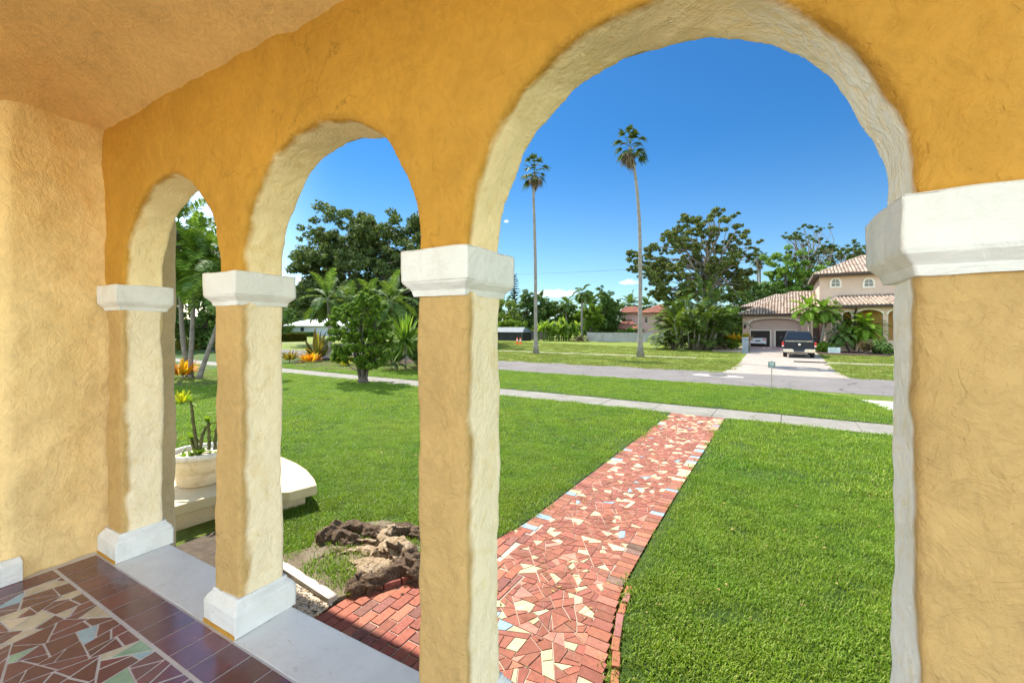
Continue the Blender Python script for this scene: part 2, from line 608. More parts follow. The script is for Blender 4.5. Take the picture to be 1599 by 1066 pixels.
# left wall with a soft corner, pilaster edge, and the coved ceiling
mb = MB()
prof = [(-4.45, 1.62), (-4.45, -1.7), (-4.10, -1.7), (-4.10, .70), (-4.10, .772), (-4.055, .79), (-4.045, .83), (-4.05, .95), (-4.07, 1.10), (-4.07, 1.20), (-4.06, 1.27), (-4.05, 1.34), (-4.05, 1.62)]
mb.prism([Vector((x, y, -.02)) for x, y in prof], (0, 0, 3.36))
o = mb.build('end_wall', M_left, house)
bake(o, ('TRIANGULATE', {}), ('REMESH', dict(mode='VOXEL', voxel_size=.022)), ('SMOOTH', dict(iterations=6, factor=.5)))
displace(o, [(.45, .026), (.18, .020), (.07, .006)], 61)
mb = MB()
mb.prism([Vector((-4.07, .845, .001)), Vector((-4.012, .86, .001)), Vector((-4.012, .86, .12)), Vector((-4.035, .855, .15)), Vector((-4.07, .845, .15))], (0, -2.4, 0))
mb.build('baseboard', M_trim, house, bevel=.004)

# ceiling, coved where it meets the arcade and the end wall
nx, ny = 90, 50
V, Fq = [], []
for j in range(ny + 1):
    y = -1.65 + (1.40 + 1.65) * j / ny
    for i in range(nx + 1):
        x = -4.2 + 6.6 * i / nx
        d = min(1.33 - y, x + 4.1)
        z = 3.13
        if d < .6: z -= .15 * (1 - max(d, 0) / .6) ** 2.2
        V.append((x, y, z))
for j in range(ny):
    for i in range(nx):
        a = j * (nx + 1) + i
        Fq.append((a, a + nx + 1, a + nx + 2, a + 1))
o = raw_mesh('ceiling', V, Fq, M_ceil, house, smooth=True)
displace(o, [(.6, .02), (.2, .010)], 71)

# roof over the porch and the house behind, its wing beside the porch
mb = MB()
mb.box(-4.45, 2.4, -1.65, 1.54, 3.2, 3.9)
mb.box(-6.6, 5.5, 1.0, 3.69, 3.901, 4.05)
mb.build('roof_slab', M_ext, house)
mb = MB()
mb.box(-5.60, -5.24, -1.7, 2.21, GZ - .1, 2.78)
mb.box(-5.26, -4.25, 1.1, 1.50, GZ - .1, 3.88)
o = mb.build('wing_wall', M_ext, house)
bake(o, ('REMESH', dict(mode='VOXEL', voxel_size=.05)), ('SMOOTH', dict(iterations=3, factor=.5)))
displace(o, [(.5, .02), (.15, .01)], 81)

# ------------------------------------------------------------------ broken tile floor


def clip(poly, p, n):
    """keep the side of a convex 2-D polygon where (q-p).n >= 0"""
    out = []
    for i in range(len(poly)):
        a, b = poly[i], poly[(i + 1) % len(poly)]
        da = (a[0] - p[0]) * n[0] + (a[1] - p[1]) * n[1]
        db = (b[0] - p[0]) * n[0] + (b[1] - p[1]) * n[1]
        if da >= 0: out.append(a)
        if (da >= 0) != (db >= 0):
            s = da / (da - db)
            out.append((a[0] + (b[0] - a[0]) * s, a[1] + (b[1] - a[1]) * s))
    return out


def area(p):
    return abs(sum(p[i][0] * p[(i + 1) % len(p)][1] - p[(i + 1) % len(p)][0] * p[i][1] for i in range(len(p)))) / 2


def inset(p, g):
    n = len(p)
    s = sum(p[i][0] * p[(i + 1) % n][1] - p[(i + 1) % n][0] * p[i][1] for i in range(n))
    sg = 1 if s > 0 else -1
    q = p
    for i in range(n):
        a, b = p[i], p[(i + 1) % n]
        dx, dy = b[0] - a[0], b[1] - a[1]
        L = math.hypot(dx, dy)
        if L < 1e-6: continue
        nn = (-dy / L * sg, dx / L * sg)
        q = clip(q, (a[0] + nn[0] * g, a[1] + nn[1] * g), nn)
        if len(q) < 3: return []
    return q


def shatter(poly, amin, amax, rng):
    out, todo = [], [poly]
    while todo:
        p = todo.pop()
        A = area(p)
        if A < 1e-5: continue
        if A < rng.uniform(amin, amax):
            out.append(p); continue
        cx = sum(q[0] for q in p) / len(p); cy = sum(q[1] for q in p) / len(p)
        # long direction
        sxx = sum((q[0] - cx) ** 2 for q in p); syy = sum((q[1] - cy) ** 2 for q in p)
        sxy = sum((q[0] - cx) * (q[1] - cy) for q in p)
        ang = .5 * math.atan2(2 * sxy, sxx - syy) + rng.gauss(0, .45)
        n = (math.cos(ang), math.sin(ang))
        s = math.sqrt(A) * .22
        c = (cx + rng.uniform(-s, s), cy + rng.uniform(-s, s))
        a = clip(p, c, n); b = clip(p, c, (-n[0], -n[1]))
        if len(a) >= 3: todo.append(a)
        if len(b) >= 3: todo.append(b)
    return out


def jit(c, rng, s=.12):
    k = 1 + rng.uniform(-s, s)
    return tuple(max(0, x * k * (1 + rng.uniform(-s * .35, s * .35))) for x in c)


def lay(mb, poly, z, h, col, f=None):
    P = [Vector((q[0], q[1], z)) if f is None else f(q[0], q[1], z) for q in poly]
    if len(P) >= 3: mb.prism(P, (0, 0, h), col)


rng = random.Random(4)
M_floor = attrmat('glazed_floor_tile', rough=.22, spec=.5, bump=(14, .12, .01), vary=.26, coat=.35, vscale=9)
M_grout = simple('floor_grout', (.56, .54, .55), (.66, .64, .64), 8, rough=.8)
mb = MB()
mb.box(-4.2, 2.3, -1.75, 1.25, -.10, -.0022)
fl = mb.build('porch_floor', M_grout); tag(fl, kind='structure')
mb = MB()
RED = (.135, .038, .062)
# border of whole tiles beside the ledge, and one row beside the end wall
x = -4.02
while x < 2.1:
    wdt = .172
    lay(mb, inset([(x, 1.005), (x + wdt, 1.005), (x + wdt, 1.208), (x, 1.208)], .0045), -.007, .007, jit(RED, rng, .16))
    x += wdt
y = .995
while y > -1.7:
    lay(mb, inset([(-4.02, y - .30), (-3.86, y - .30), (-3.86, y), (-4.02, y)], .005), -.007, .007, jit(RED, rng, .16))
    y -= .30
for i in range(8):
    for j in range(4):
        bx0, by1 = -3.855 + i * .75, .985 - j * .68
        cell = [(bx0, by1 - .68), (bx0 + .75, by1 - .68), (bx0 + .75, by1), (bx0, by1)]
pieces = shatter([(-3.855, -1.7), (2.1, -1.7), (2.1, .995), (-3.855, .995)], .006, .018, rng)
for p in pieces:
    r = rng.random()
    c = jit(RED, rng, .2) if r < .84 else jit((.56, .50, .40), rng, .1) if r < .93 else jit((.30, .48, .58), rng, .1) if r < .965 else jit((.25, .42, .30), rng, .1)
    lay(mb, inset(p, rng.uniform(.0030, .0065)), -.007, .0065, c)
ft = mb.build('floor_tile', M_floor, fl)
# ------------------------------------------------------------------ ground, road, pavements, path


def grass_ground(name, cs, scale=.5):
    t = NT(name)
    a = t.noise(scale, 6, .65)
    b = t.noise(7, 5, .7)
    c = t.noise(90, 3, .7)
    col = t.ramp(a, [(.30, cs[0]), (.52, cs[1]), (.72, cs[2])])
    col = t.mix(1, col, t.ramp(b, [(.3, .70), (.7, 1.25)]), 'MULTIPLY')
    col = t.mix(1, col, t.ramp(c, [(.3, .55), (.7, 1.35)]), 'MULTIPLY')
    h = t.math('ADD', t.math('MULTIPLY', c, .6), t.noise(35, 4, .7))
    return t.bsdf(col, .85, .15, t.bump(h, .9, .05))


M_far_lawn = grass_ground('far_lawn', [(.120, .170, .020), (.165, .205, .032), (.215, .215, .055)], .35)
M_soil = grass_ground('lawn_soil', [(.045, .080, .012), (.060, .105, .015), (.085, .115, .025)], .8)
tA = NT('asphalt')
_c = tA.ramp(tA.noise(.45, 6, .7, .4), [(.3, (.118, .105, .096)), (.7, (.160, .144, .131))])
_st = tA.ramp(tA.noise(2.3, 6, .75, .8), [(.30, .72), (.42, 1.0), (.8, 1.08)])
_cr = tA.n('ShaderNodeTexVoronoi', feature='DISTANCE_TO_EDGE'); _cr.inputs['Scale'].default_value = .42
_w = tA.n('ShaderNodeMapping'); tA.l(tA.pos(), _w.inputs[0])
_dv = tA.n('ShaderNodeTexNoise'); _dv.inputs['Scale'].default_value = 1.1; tA.l(tA.pos(), _dv.inputs['Vector'])
_va = tA.n('ShaderNodeVectorMath', operation='MULTIPLY_ADD'); tA.l(_dv.outputs['Color'], _va.inputs[0]); _va.inputs[1].default_value = (1.2, 1.2, 0); tA.l(tA.pos(), _va.inputs[2])
tA.l(_va.outputs[0], _cr.inputs['Vector'])
_ck = tA.ramp(_cr.outputs['Distance'], [(0, .45), (.012, 1.0)])
_agg = tA.ramp(tA.noise(120, 2, .6), [(.3, .8), (.7, 1.2)])
_c = tA.mix(1, tA.mix(1, tA.mix(1, _c, _st, 'MULTIPLY'), _ck, 'MULTIPLY'), _agg, 'MULTIPLY')
M_asphalt = tA.bsdf(_c, .9, .2, tA.bump(tA.noise(160, 3), .35, .01))
M_path = None


def concrete(name, c1, c2):
    t = NT(name)
    col = t.ramp(t.noise(1.3, 6, .7), [(.3, c1), (.7, c2)])
    col = t.mix(1, col, t.ramp(t.noise(18, 5, .75), [(.3, .82), (.65, 1.08)]), 'MULTIPLY')
    col = t.mix(1, col, t.ramp(t.noise(.9, 7, .8, 1.0), [(.30, (.66, .63, .58)), (.42, (1, 1, 1))]), 'MULTIPLY')
    return t.bsdf(col, .85, .2, t.bump(t.noise(70, 4, .7), .3, .01))


M_conc = concrete('pavement_concrete', (.155, .143, .118), (.23, .213, .176))
M_drive = concrete('drive_concrete', (.245, .207, .17), (.315, .27, .225))
M_white_conc = concrete('pale_concrete', (.40, .37, .315), (.47, .44, .385))

mb = MB()
S = 700
n = 24
V = [(-S + 2 * S * i / n, -S + 2 * S * j / n, GZ - .02) for j in range(n + 1) for i in range(n + 1)]
o = raw_mesh('ground', V, [(j * (n + 1) + i, j * (n + 1) + i + 1, (j + 1) * (n + 1) + i + 1, (j + 1) * (n + 1) + i) for j in range(n) for i in range(n)], M_far_lawn)
tag(o, kind='structure')


def strip(name, poly_uv, z, mat, depth=.06):
    mb = MB()
    P = [uv(u, v, z) for u, v in poly_uv]
    mb.prism([p - Vector((0, 0, depth)) for p in P], (0, 0, depth))
    o = mb.build(name, mat)
    return tag(o, kind='structure')


strip('road', [(-160, 18.85), (160, 18.85), (160, 24.5), (-160, 24.5)], GZ - .012, M_asphalt)
# near pavement in slabs with open joints
mb = MB()
rg = random.Random(8)
u = -70.0
while u < 40:
    L = 1.52
    M = STREET
    p = [uv(u + .006, 11.98, GZ - .05), uv(u + L - .006, 11.98, GZ - .05), uv(u + L - .006, 13.27, GZ - .05), uv(u + .006, 13.27, GZ - .05)]
    mb.prism(p, (0, 0, .05 + rg.uniform(-.004, .004)))
    u += L
o = mb.build('pavement', M_conc, bevel=.006); tag(o, kind='structure')
mb = MB()
u = -120.0
while u < 80:
    if not (-6.9 < u < -1.0):
        p = [uv(u + .006, 33.6, GZ - .05), uv(u + 1.5, 33.6, GZ - .05), uv(u + 1.5, 34.7, GZ - .05), uv(u + .006, 34.7, GZ - .05)]
        mb.prism(p, (0, 0, .042))
    u += 1.506
o = mb.build('far_pavement', concrete('mossy_concrete', (.17, .165, .10), (.26, .245, .16))); tag(o, kind='structure')
# concrete drive of the house across the road, flaring to the road edge
DRV = [UVof(1128, 581.2), UVof(1150, 571), UVof(1160, 561), UVof(1168, 551), UVof(1175, 545.5)]
DRVR = [UVof(1278, 552), UVof(1287, 560), UVof(1299, 573), UVof(1312, 582), UVof(1330, 590.5)]
strip('driveway', DRV + DRVR, GZ - .008, M_drive)
# brick coloured court between drive and garage
M_court = simple('court_pavers', (.30, .20, .17), (.40, .30, .26), 3, rough=.85, bump=(40, .3, .02))
c0, c1 = UVof(1172, 547), UVof(1278, 552)
strip('paved_court', [c0, c1, (c1[0], 66), (c0[0] - 2, 66)], GZ - .004, M_court)
strip('sandy_drive', [UVof(1112, 547.5), UVof(1160, 549.5), UVof(1160, 541), UVof(1120, 540)], GZ - .006, simple('sand', (.50, .36, .24), (.60, .46, .32), 2, rough=.95))
# pale apron of the near side driveway on the right
strip('driveway_apron', [UVof(1335, 622.5), UVof(1365, 629), UVof(1395, 643), UVof(1460, 700), (30, 13.4), (30, 18.9)], GZ - .008, M_white_conc)
# front garden path of the neighbour, far left, and its drive

mb = MB(); mb.box(-9, 6, -14, -1.75, GZ - .05, -.05)  # unseen slab added behind the porch to bounce light onto its ceiling
tag(mb.build('rear_bounce_slab', simple('bounce_slab_pale', (.50, .46, .39), (.56, .52, .45), 1)), kind='structure')
# manhole in a white patch on the road
mh = thing('manhole', 'dark round manhole cover in a white painted patch on the road', 'manhole', G(1122, 586.3, GZ - .008))
mh.rotation_euler = (0, 0, -(PH - TH))
mb = MB()
mb.prism([Vector((x, y, 0)) for x, y in ((-1.15, -.12), (-.9, -.36), (-.2, -.50), (.55, -.52), (1.15, -.28), (.95, .08), (.4, .34), (-.35, .40), (-.9, .22))], (0, 0, .003))
mb.build('patch', M_white_conc, mh)
mb = MB(); mb.lathe([(.43, .003), (.43, .012), (.36, .014), (.36, .009), (0, .009)], sides=28)
mb.build('cover', simple('cast_iron', (.07, .065, .06), (.12, .11, .10), 30, rough=.6, spec=.5), mh)

# ------------------------------------------------------------------ lawns
SA = lambda u, v: (u, v)
PL = [(-2.57, 11.95), (-2.57, 4.4), (-2.62, 3.9), (-2.75, 3.5)]     # left edge of the path (u, v)
PRt = [(-1.25, 11.95), (-1.235, 6.2), (-1.215, 4.8), (-1.19, 3.8), (-1.13, 3.4), (-1.02, 2.9), (-.94, 2.6), (-.90, 1.7)]


def w2uv(p):
    X = p.x * ct + p.y * st; D = -p.x * st + p.y * ct
    return X * cp - D * sp, X * sp + D * cp


def wp(x, y): return w2uv(Vector((x, y, 0)))


root_e = [w2uv(G(664, 826)), w2uv(G(600, 815)), w2uv(G(545, 822)), w2uv(G(500, 826)), w2uv(G(486, 858)), w2uv(G(440, 868)), wp(-5.2, 2.9)]
lawn_left = [(-2.57, 11.95)] + PL[1:] + root_e + [wp(-5.2, 3.6), wp(-9.5, 2.3), wp(-60, 2.3), (-70, 11.95)]
lawn_right = PRt + [wp(12, 1.6), (14, 11.95)]
verge = [(-70, 13.30), (-6, 13.30), (22, 13.30), UVof(1395, 643.5), UVof(1362, 629), UVof(1333, 622), (0, 18.8), (-70, 18.8)]


def slab(name, poly, z, mat):
    mb = MB()
    mb.prism([uv(u, v, GZ - .04) for u, v in poly], (0, 0, .04 + z))
    o = mb.build(name, mat)
    bm = bmesh.new(); bm.from_mesh(o.data); bmesh.ops.triangulate(bm, faces=bm.faces); bm.to_mesh(o.data); bm.free()
    return o


for nm, poly in (('lawn_soil', lawn_left), ('lawn_soil', lawn_right), ('verge_soil', verge)):
    tag(slab(nm, poly, .012, M_soil), kind='structure')


def blade_clump(name, seed, n, rad, h0, h1, wdt, lean, mat):
    rg = np.random.default_rng(seed)
    V = np.zeros((n, 6, 3)); 
    ang = rg.uniform(0, 2 * PI, n); rr = rad * np.sqrt(rg.uniform(0, 1, n))
    bx, by = rr * np.cos(ang), rr * np.sin(ang)
    az_ = rg.uniform(0, 2 * PI, n); h = rg.uniform(h0, h1, n); ln = rg.uniform(.15, 1, n) * lean
    dx, dy = np.cos(az_), np.sin(az_)
    px_, py_ = -dy * wdt / 2, dx * wdt / 2
    for k, (fz, fl, fw) in enumerate(((0, 0, .8), (.6, .35, 1.0), (1.0, 1.0, .12))):
        z = h * (fz if k < 2 else 1 - .25 * ln)
        ox, oy = dx * h * ln * fl, dy * h * ln * fl
        V[:, 2 * k, 0] = bx + ox - px_ * fw; V[:, 2 * k, 1] = by + oy - py_ * fw; V[:, 2 * k, 2] = z
        V[:, 2 * k + 1, 0] = bx + ox + px_ * fw; V[:, 2 * k + 1, 1] = by + oy + py_ * fw; V[:, 2 * k + 1, 2] = z
    base = np.arange(n)[:, None] * 6
    Fq = np.concatenate([base + np.array([0, 1, 3, 2]), base + np.array([2, 3, 5, 4])])
    me = bpy.data.meshes.new(name)
    me.from_pydata(V.reshape(-1, 3).tolist(), [], Fq.tolist())
    me.materials.append(mat)
    return bpy.data.objects.new(name, me)      # never linked: only its shape is used


def grass_mat(name, cs):
    t = NT(name)
    g = t.n('ShaderNodeNewGeometry')
    col = t.ramp(g.outputs['Random Per Island'], [(0, cs[0]), (.5, cs[1]), (.86, cs[2]), (.93, cs[3])])
    big = t.noise(.7, 5, .65, .4)
    col = t.mix(1, col, t.ramp(big, [(.28, (.68, .84, .75)), (.48, (1, 1, 1)), (.64, (1.12, 1.03, 1.0)), (.78, (1.42, 1.12, 1.3))]), 'MULTIPLY')
    med = t.noise(3.2, 4, .65)
    col = t.mix(1, col, t.ramp(med, [(.3, .78), (.65, 1.12)]), 'MULTIPLY')
    b = t.n('ShaderNodeBsdfPrincipled'); t.l(col, b.inputs['Base Color'])
    b.inputs['Roughness'].default_value = .55; b.inputs['Specular IOR Level'].default_value = .25
    tr = t.n('ShaderNodeBsdfTranslucent'); t.l(t.mix(1, col, (1.2, 1.3, .6), 'MULTIPLY'), tr.inputs[0])
    mx = t.n('ShaderNodeMixShader'); mx.inputs[0].default_value = .35
    t.l(b.outputs[0], mx.inputs[1]); t.l(tr.outputs[0], mx.inputs[2]); t.l(mx.outputs[0], t.out.inputs[0])
    return t.m


M_grass = grass_mat('grass_blades', [(.118, .205, .016), (.175, .272, .024), (.240, .335, .038), (.33, .34, .09)])
M_dry = grass_mat('dry_grass_blades', [(.12, .17, .02), (.17, .21, .03), (.23, .23, .06), (.32, .28, .12)])
CL_near = [blade_clump(f'clump', 100 + k, 115, .17, .022, .048, .0062, .9, M_grass) for k in range(3)]
CL_mid = [blade_clump(f'clump', 200 + k, 85, .26, .025, .048, .011, .9, M_grass) for k in range(3)]
CL_far = [blade_clump(f'clump', 300 + k, 60, .45, .03, .06, .035, .9, M_dry) for k in range(3)]


def scatter(name, poly, dens, clumps, seed, z=.011, smin=.75, smax=1.2, label=None):
    mb = MB()
    mb.add([uv(u, v, GZ + z) for u, v in poly], [tuple(range(len(poly)))])
    o = mb.build(name, clumps[0].data.materials[0])
    bm = bmesh.new(); bm.from_mesh(o.data); bmesh.ops.triangulate(bm, faces=bm.faces)
    bmesh.ops.recalc_face_normals(bm, faces=bm.faces)
    if sum(f.normal.z for f in bm.faces) < 0: bmesh.ops.reverse_faces(bm, faces=bm.faces)
    bm.to_mesh(o.data); bm.free()
    ng = bpy.data.node_groups.new(name, 'GeometryNodeTree')
    ng.interface.new_socket('Geometry', in_out='INPUT', socket_type='NodeSocketGeometry')
    ng.interface.new_socket('Geometry', in_out='OUTPUT', socket_type='NodeSocketGeometry')
    N = ng.nodes; L = ng.links
    gi = N.new('NodeGroupInput'); go = N.new('NodeGroupOutput')
    dp = N.new('GeometryNodeDistributePointsOnFaces'); dp.inputs['Density'].default_value = dens; dp.inputs['Seed'].default_value = seed
    L.new(gi.outputs[0], dp.inputs['Mesh'])
    jn = N.new('GeometryNodeGeometryToInstance')
    for c in reversed(clumps):
        oi = N.new('GeometryNodeObjectInfo'); oi.inputs['Object'].default_value = c
        L.new(oi.outputs['Geometry'], jn.inputs[0])
    ip = N.new('GeometryNodeInstanceOnPoints'); ip.inputs['Pick Instance'].default_value = True
    L.new(dp.outputs['Points'], ip.inputs['Points']); L.new(jn.outputs[0], ip.inputs['Instance'])
    rv = N.new('FunctionNodeRandomValue'); rv.data_type = 'FLOAT_VECTOR'
    rv.inputs[0].default_value = (-.06, -.06, 0); rv.inputs[1].default_value = (.06, .06, 6.283)
    L.new(rv.outputs[0], ip.inputs['Rotation'])
    rs = N.new('FunctionNodeRandomValue'); rs.data_type = 'FLOAT'
    rs.inputs[2].default_value = smin; rs.inputs[3].default_value = smax; rs.inputs['Seed'].default_value = 7
    L.new(rs.outputs[1], ip.inputs['Scale'])
    L.new(ip.outputs[0], go.inputs[0])
    m = o.modifiers.new('grass', 'NODES'); m.node_group = ng
    return tag(o, label, 'lawn', None, 'stuff')


def clip_uv(poly, p, n): return clip(poly, p, n)


def halves(poly, v0):            # split (possibly concave, near-convex) lawn at street distance v0
    return clip(poly, (0, v0), (0, -1)), clip(poly, (0, v0), (0, 1))


NEARL = [(-2.66, 7.4), (-2.66, 4.4), (-2.72, 3.95), (-2.86, 3.5)] + root_e + [wp(-5.2, 3.6), wp(-6.2, 3.4), (-9.5, 7.4)]
MIDL = [(-2.66, 11.87), (-2.66, 7.4), (-9.5, 7.4), wp(-6.2, 3.4), wp(-9.5, 2.3), wp(-22, 2.3), (-26, 11.87)]
NEARR = [(-1.13, 7.4)] + [(q[0] + .11, q[1]) for q in PRt if q[1] < 7] + [(2.6, 1.2), (5, 7.4)]
MIDR = [(-1.13, 11.87), (-1.13, 7.4), (5, 7.4), (2.6, 1.2), (9, 1.2), (10, 11.87)]
scatter('lawn_grass', NEARL, 95, CL_near, 1, label='green grass lawn to the left of the mosaic path, near the porch')
scatter('lawn_grass', [w2uv(G(*q)) for q in ((474, 887), (500, 880), (530, 870), (552, 882), (549, 920), (533, 923))], 75, CL_near, 11, z=.03, label='small triangle of grass between the stump root and the concrete edging')
scatter('lawn_grass', [w2uv(G(*q)) for q in ((600, 838), (640, 845), (664, 850), (664, 866), (628, 862))], 80, CL_near, 12, z=.03, label='tuft of grass growing behind the pale stump')
scatter('lawn_grass', [w2uv(G(*q)) for q in ((440, 870), (486, 858), (500, 826), (600, 815), (664, 826), (664, 846), (560, 850), (450, 885))], 14, CL_near, 13, z=.03, label='thin sparse grass on the bare soil round the stump')
scatter('lawn_grass', NEARR, 95, CL_near, 2, label='green grass lawn to the right of the mosaic path, near the porch')
scatter('lawn_grass', MIDL, 36, CL_mid, 3, label='green grass lawn left of the mosaic path, by the pavement')
scatter('lawn_grass', MIDR, 36, CL_mid, 4, label='green grass lawn right of the mosaic path, by the pavement')
scatter('verge_grass', [(-26, 13.38), (9, 13.38), UVof(1395, 643.5), UVof(1362, 629), UVof(1333, 622), (0, 18.75), (-26, 18.75)], 26, CL_mid, 5,
        label='strip of bright green grass between the pavement and the road')
dl = [q for q in DRV]
scatter('far_grass', [(-40, 24.6), DRV[0], DRV[1], DRV[2], (DRV[2][0], 33.5), (-40, 33.5)], 5, CL_far, 6, z=-.018, label='yellow green grass verge across the road, under the two tall palms')
scatter('far_grass', [(-45, 34.8), (DRV[2][0] - .3, 34.8), (DRV[2][0] - .3, 41), (-9, 47), (-45, 60)], 3, CL_far, 7, z=-.018, label='large yellow green grass lawn across the road, before the grey fence')
scatter('far_grass', [DRVR[4], DRVR[3], DRVR[2], (DRVR[2][0], 33.5), (16, 33.5), (16, 24.6)], 5, CL_far, 8, z=-.018, label='grass verge across the road, right of the concrete drive')
scatter('far_grass', [(DRVR[1][0] + .3, 34.8), DRVR[0], (c1[0] + .3, 43.5), (18, 43.5), (18, 34.8)], 5, CL_far, 9, z=-.018, label='front lawn of the tan house, right of the concrete drive')

# ------------------------------------------------------------------ the broken-tile path
M_tile = attrmat('path_tile', rough=.7, spec=.18, bump=(30, .3, .01), vary=.2, dirt=True)
M_mortar = simple('path_mortar', (.30, .23, .175), (.46, .375, .30), 2.2, rough=.9, bump=(60, .3, .01))
TER = (.235, .085, .054)


def on_uv(u, v, z): return uv(u, v, z)


rng = random.Random(12)
pathpoly = [(-2.57, 11.96), (-2.57, 4.4), (-2.62, 3.9), (-2.75, 3.5), (-2.9, 2.9), wp(-3.05, 1.52), (-.93, .7), (-.98, 2.6), (-1.06, 2.9), (-1.17, 3.4), (-1.225, 3.8), (-1.25, 4.8), (-1.27, 6.2), (-1.285, 11.96)]
# base mortar bed
mb = MB(); mb.prism([uv(u, v, GZ - .06) for u, v in pathpoly], (0, 0, .058))
pb = mb.build('garden_path', M_mortar); tag(pb, kind='structure')
bm = bmesh.new(); bm.from_mesh(pb.data); bmesh.ops.triangulate(bm, faces=bm.faces); bm.to_mesh(pb.data); bm.free()
ZP = GZ - .003


def rightu(v):
    P = PRt
    for (u0, v0), (u1, v1) in zip(P, P[1:]):
        if v <= v0 and v >= v1: return u0 + (u1 - u0) * (v0 - v) / (v0 - v1)
    return P[-1][0]


def leftu(v):
    P = [(-2.57, 12.0), (-2.57, 4.4), (-2.62, 3.9), (-2.75, 3.5), (-2.9, 2.9), (-3.1, 2.0)]
    for (u0, v0), (u1, v1) in zip(P, P[1:]):
        if v <= v0 and v >= v1: return u0 + (u1 - u0) * (v0 - v) / (v0 - v1)
    return P[-1][0]


mb = MB()
BR = .17
LU = -2.02                                        # the brick landing lies left of this near the house
v = 11.95
while v > 1.9:
    wv = rng.uniform(.085, .12)
    lb = BR * rng.uniform(.92, 1.06)
    for side in (0, 1):
        if side == 0 and v < 4.0: continue
        ue = (leftu(v) + .015) if side == 0 else rightu(v) - .02
        r = rng.random()
        if r < .13: c = jit((.45, .37, .22), rng, .10)
        elif r < .18: c = jit((.22, .31, .37), rng, .1)
        elif r < .30 and v < 5: c = jit((.17, .10, .075), rng, .2)
        else: c = jit(rng.choice([(.25, .092, .056), (.22, .080, .050), (.27, .112, .07)]), rng, .2)
        l = lb * rng.uniform(.75, 1.15) if r < .18 else lb
        a, b = (ue, ue + l) if side == 0 else (ue - l, ue)
        q = [(a, v - wv), (b, v - wv), (b, v), (a, v)]
        lay(mb, inset(q, .004), ZP, .006 + rng.uniform(0, .003), c, on_uv)
    v -= wv
# centre, shattered tile
cells = []
vs = [11.95, 9, 6.5, 4.4, 3.9, 3.4, 3.1, 2.8, 2.5, 2.2, 1.9]
for v1, v0 in zip(vs, vs[1:]):
    L_ = lambda v: (-2.57 + BR + .01) if v >= 4.4 else (-2.36 if v > 3.4 else LU)
    R_ = lambda v: rightu(v) - BR - .02
    l0 = L_((v0 + v1) / 2)
    cells.append([(l0, v0), (R_(v0), v0), (R_(v1), v1), (l0, v1)])
for cpoly in cells:
    for p in shatter(cpoly, .0045, .019, rng):
        r = rng.random()
        if r < .755: c = jit(TER, rng, .17)
        elif r < .80: c = jit((.33, .135, .085), rng, .12)
        elif r < .935: c = jit((.45, .37, .22), rng, .10)
        elif r < .95: c = jit((.22, .31, .37), rng, .1)
        else: c = jit((.40, .17, .12), rng, .12)
        lay(mb, inset(p, rng.uniform(.0025, .0055)), ZP, .005 + rng.uniform(0, .0035), c, on_uv)
tl = mb.build('mosaic_tile', M_tile, pb)
# bricks of the landing, laid in rows along the house
M_brick = attrmat('paving_brick', rough=.8, spec=.25, bump=(55, .45, .012), vary=.3, vscale=30)
mb = MB()
bu, bv = .10, .205
row = 0
land = [wp(-3.12, 1.9), w2uv(G(484, 958)), w2uv(G(549, 930)), w2uv(G(640, 906)), (-2.62, 3.95), (-2.38, 4.35), (-2.38, 3.4), (LU - .01, 3.4), (LU - .01, 1.7)]
a0, b0 = wp(-3.3, 1.6), None
yy = 1.56
while yy < 4.2:
    xx = -3.5
    while xx < -1.3:
        sh = bv / 2 if round(xx / bu) % 2 else 0
        q = [wp(xx, yy + sh), wp(xx + bu, yy + sh), wp(xx + bu, yy + sh + bv), wp(xx, yy + sh + bv)]
        cx_, cy_ = sum(p[0] for p in q) / 4, sum(p[1] for p in q) / 4
        inside = False
        for i in range(len(land)):
            (x1, y1), (x2, y2) = land[i], land[(i + 1) % len(land)]
            if (y1 > cy_) != (y2 > cy_) and cx_ < (x2 - x1) * (cy_ - y1) / (y2 - y1) + x1: inside = not inside
        if inside:
            qq = q
            for p0, nn in (((LU - .012, 0), (-1, 0)),):
                qq = clip(qq, p0, nn) if cy_ < 3.4 else qq
            if len(qq) >= 3:
                lay(mb, inset(qq, rng.uniform(.004, .008)), ZP, .008 + rng.uniform(-.003, .004), jit(rng.choice([(.30, .092, .056), (.34, .12, .074), (.25, .078, .05), (.20, .08, .058)]), rng, .15), on_uv)
        xx += bu
    yy += bv; row += 1
mb.build('brick', M_brick, pb)

# raised brick edgings
def edging(name, label, pixels, h, w_, seed, cols):
    rg2 = random.Random(seed)
    P = [G(px, py) for px, py in pixels]
    mb = MB()
    for a, b in zip(P, P[1:]):
        d = b - a; L = d.length; d.normalize(); nrm = Vector((-d.y, d.x, 0))
        n = max(1, round(L / .155))
        for i in range(n):
            s0, s1 = L * i / n + .004, L * (i + 1) / n - .004
            hh = h + rg2.uniform(-.012, .012)
            j = rg2.uniform(-.008, .008)
            base = [a + d * s0 + nrm * j, a + d * s1 + nrm * (j + rg2.uniform(-.005, .005)), a + d * s1 + nrm * (w_ + j), a + d * s0 + nrm * (w_ + j)]
            mb.prism([q + Vector((0, 0, -.05)) for q in base], (0, 0, .05 + hh), jit(rg2.choice(cols), rg2, .15))
    o = mb.build(name, M_brick, bevel=.006)
    return tag(o, label, 'edging')


edging('brick_edging', 'raised red brick edging in front of the old tree stump', [(547, 931), (600, 921), (655, 906), (705, 884)], .060, .10, 3, [(.25, .08, .05), (.21, .07, .048)])
edging('brick_edging', 'orange brick edging along the right side of the mosaic path', [(952, 1075), (956, 1022), (966, 960), (979, 915)], .028, -.055, 4, [(.34, .13, .06), (.30, .11, .055), (.25, .10, .08)])

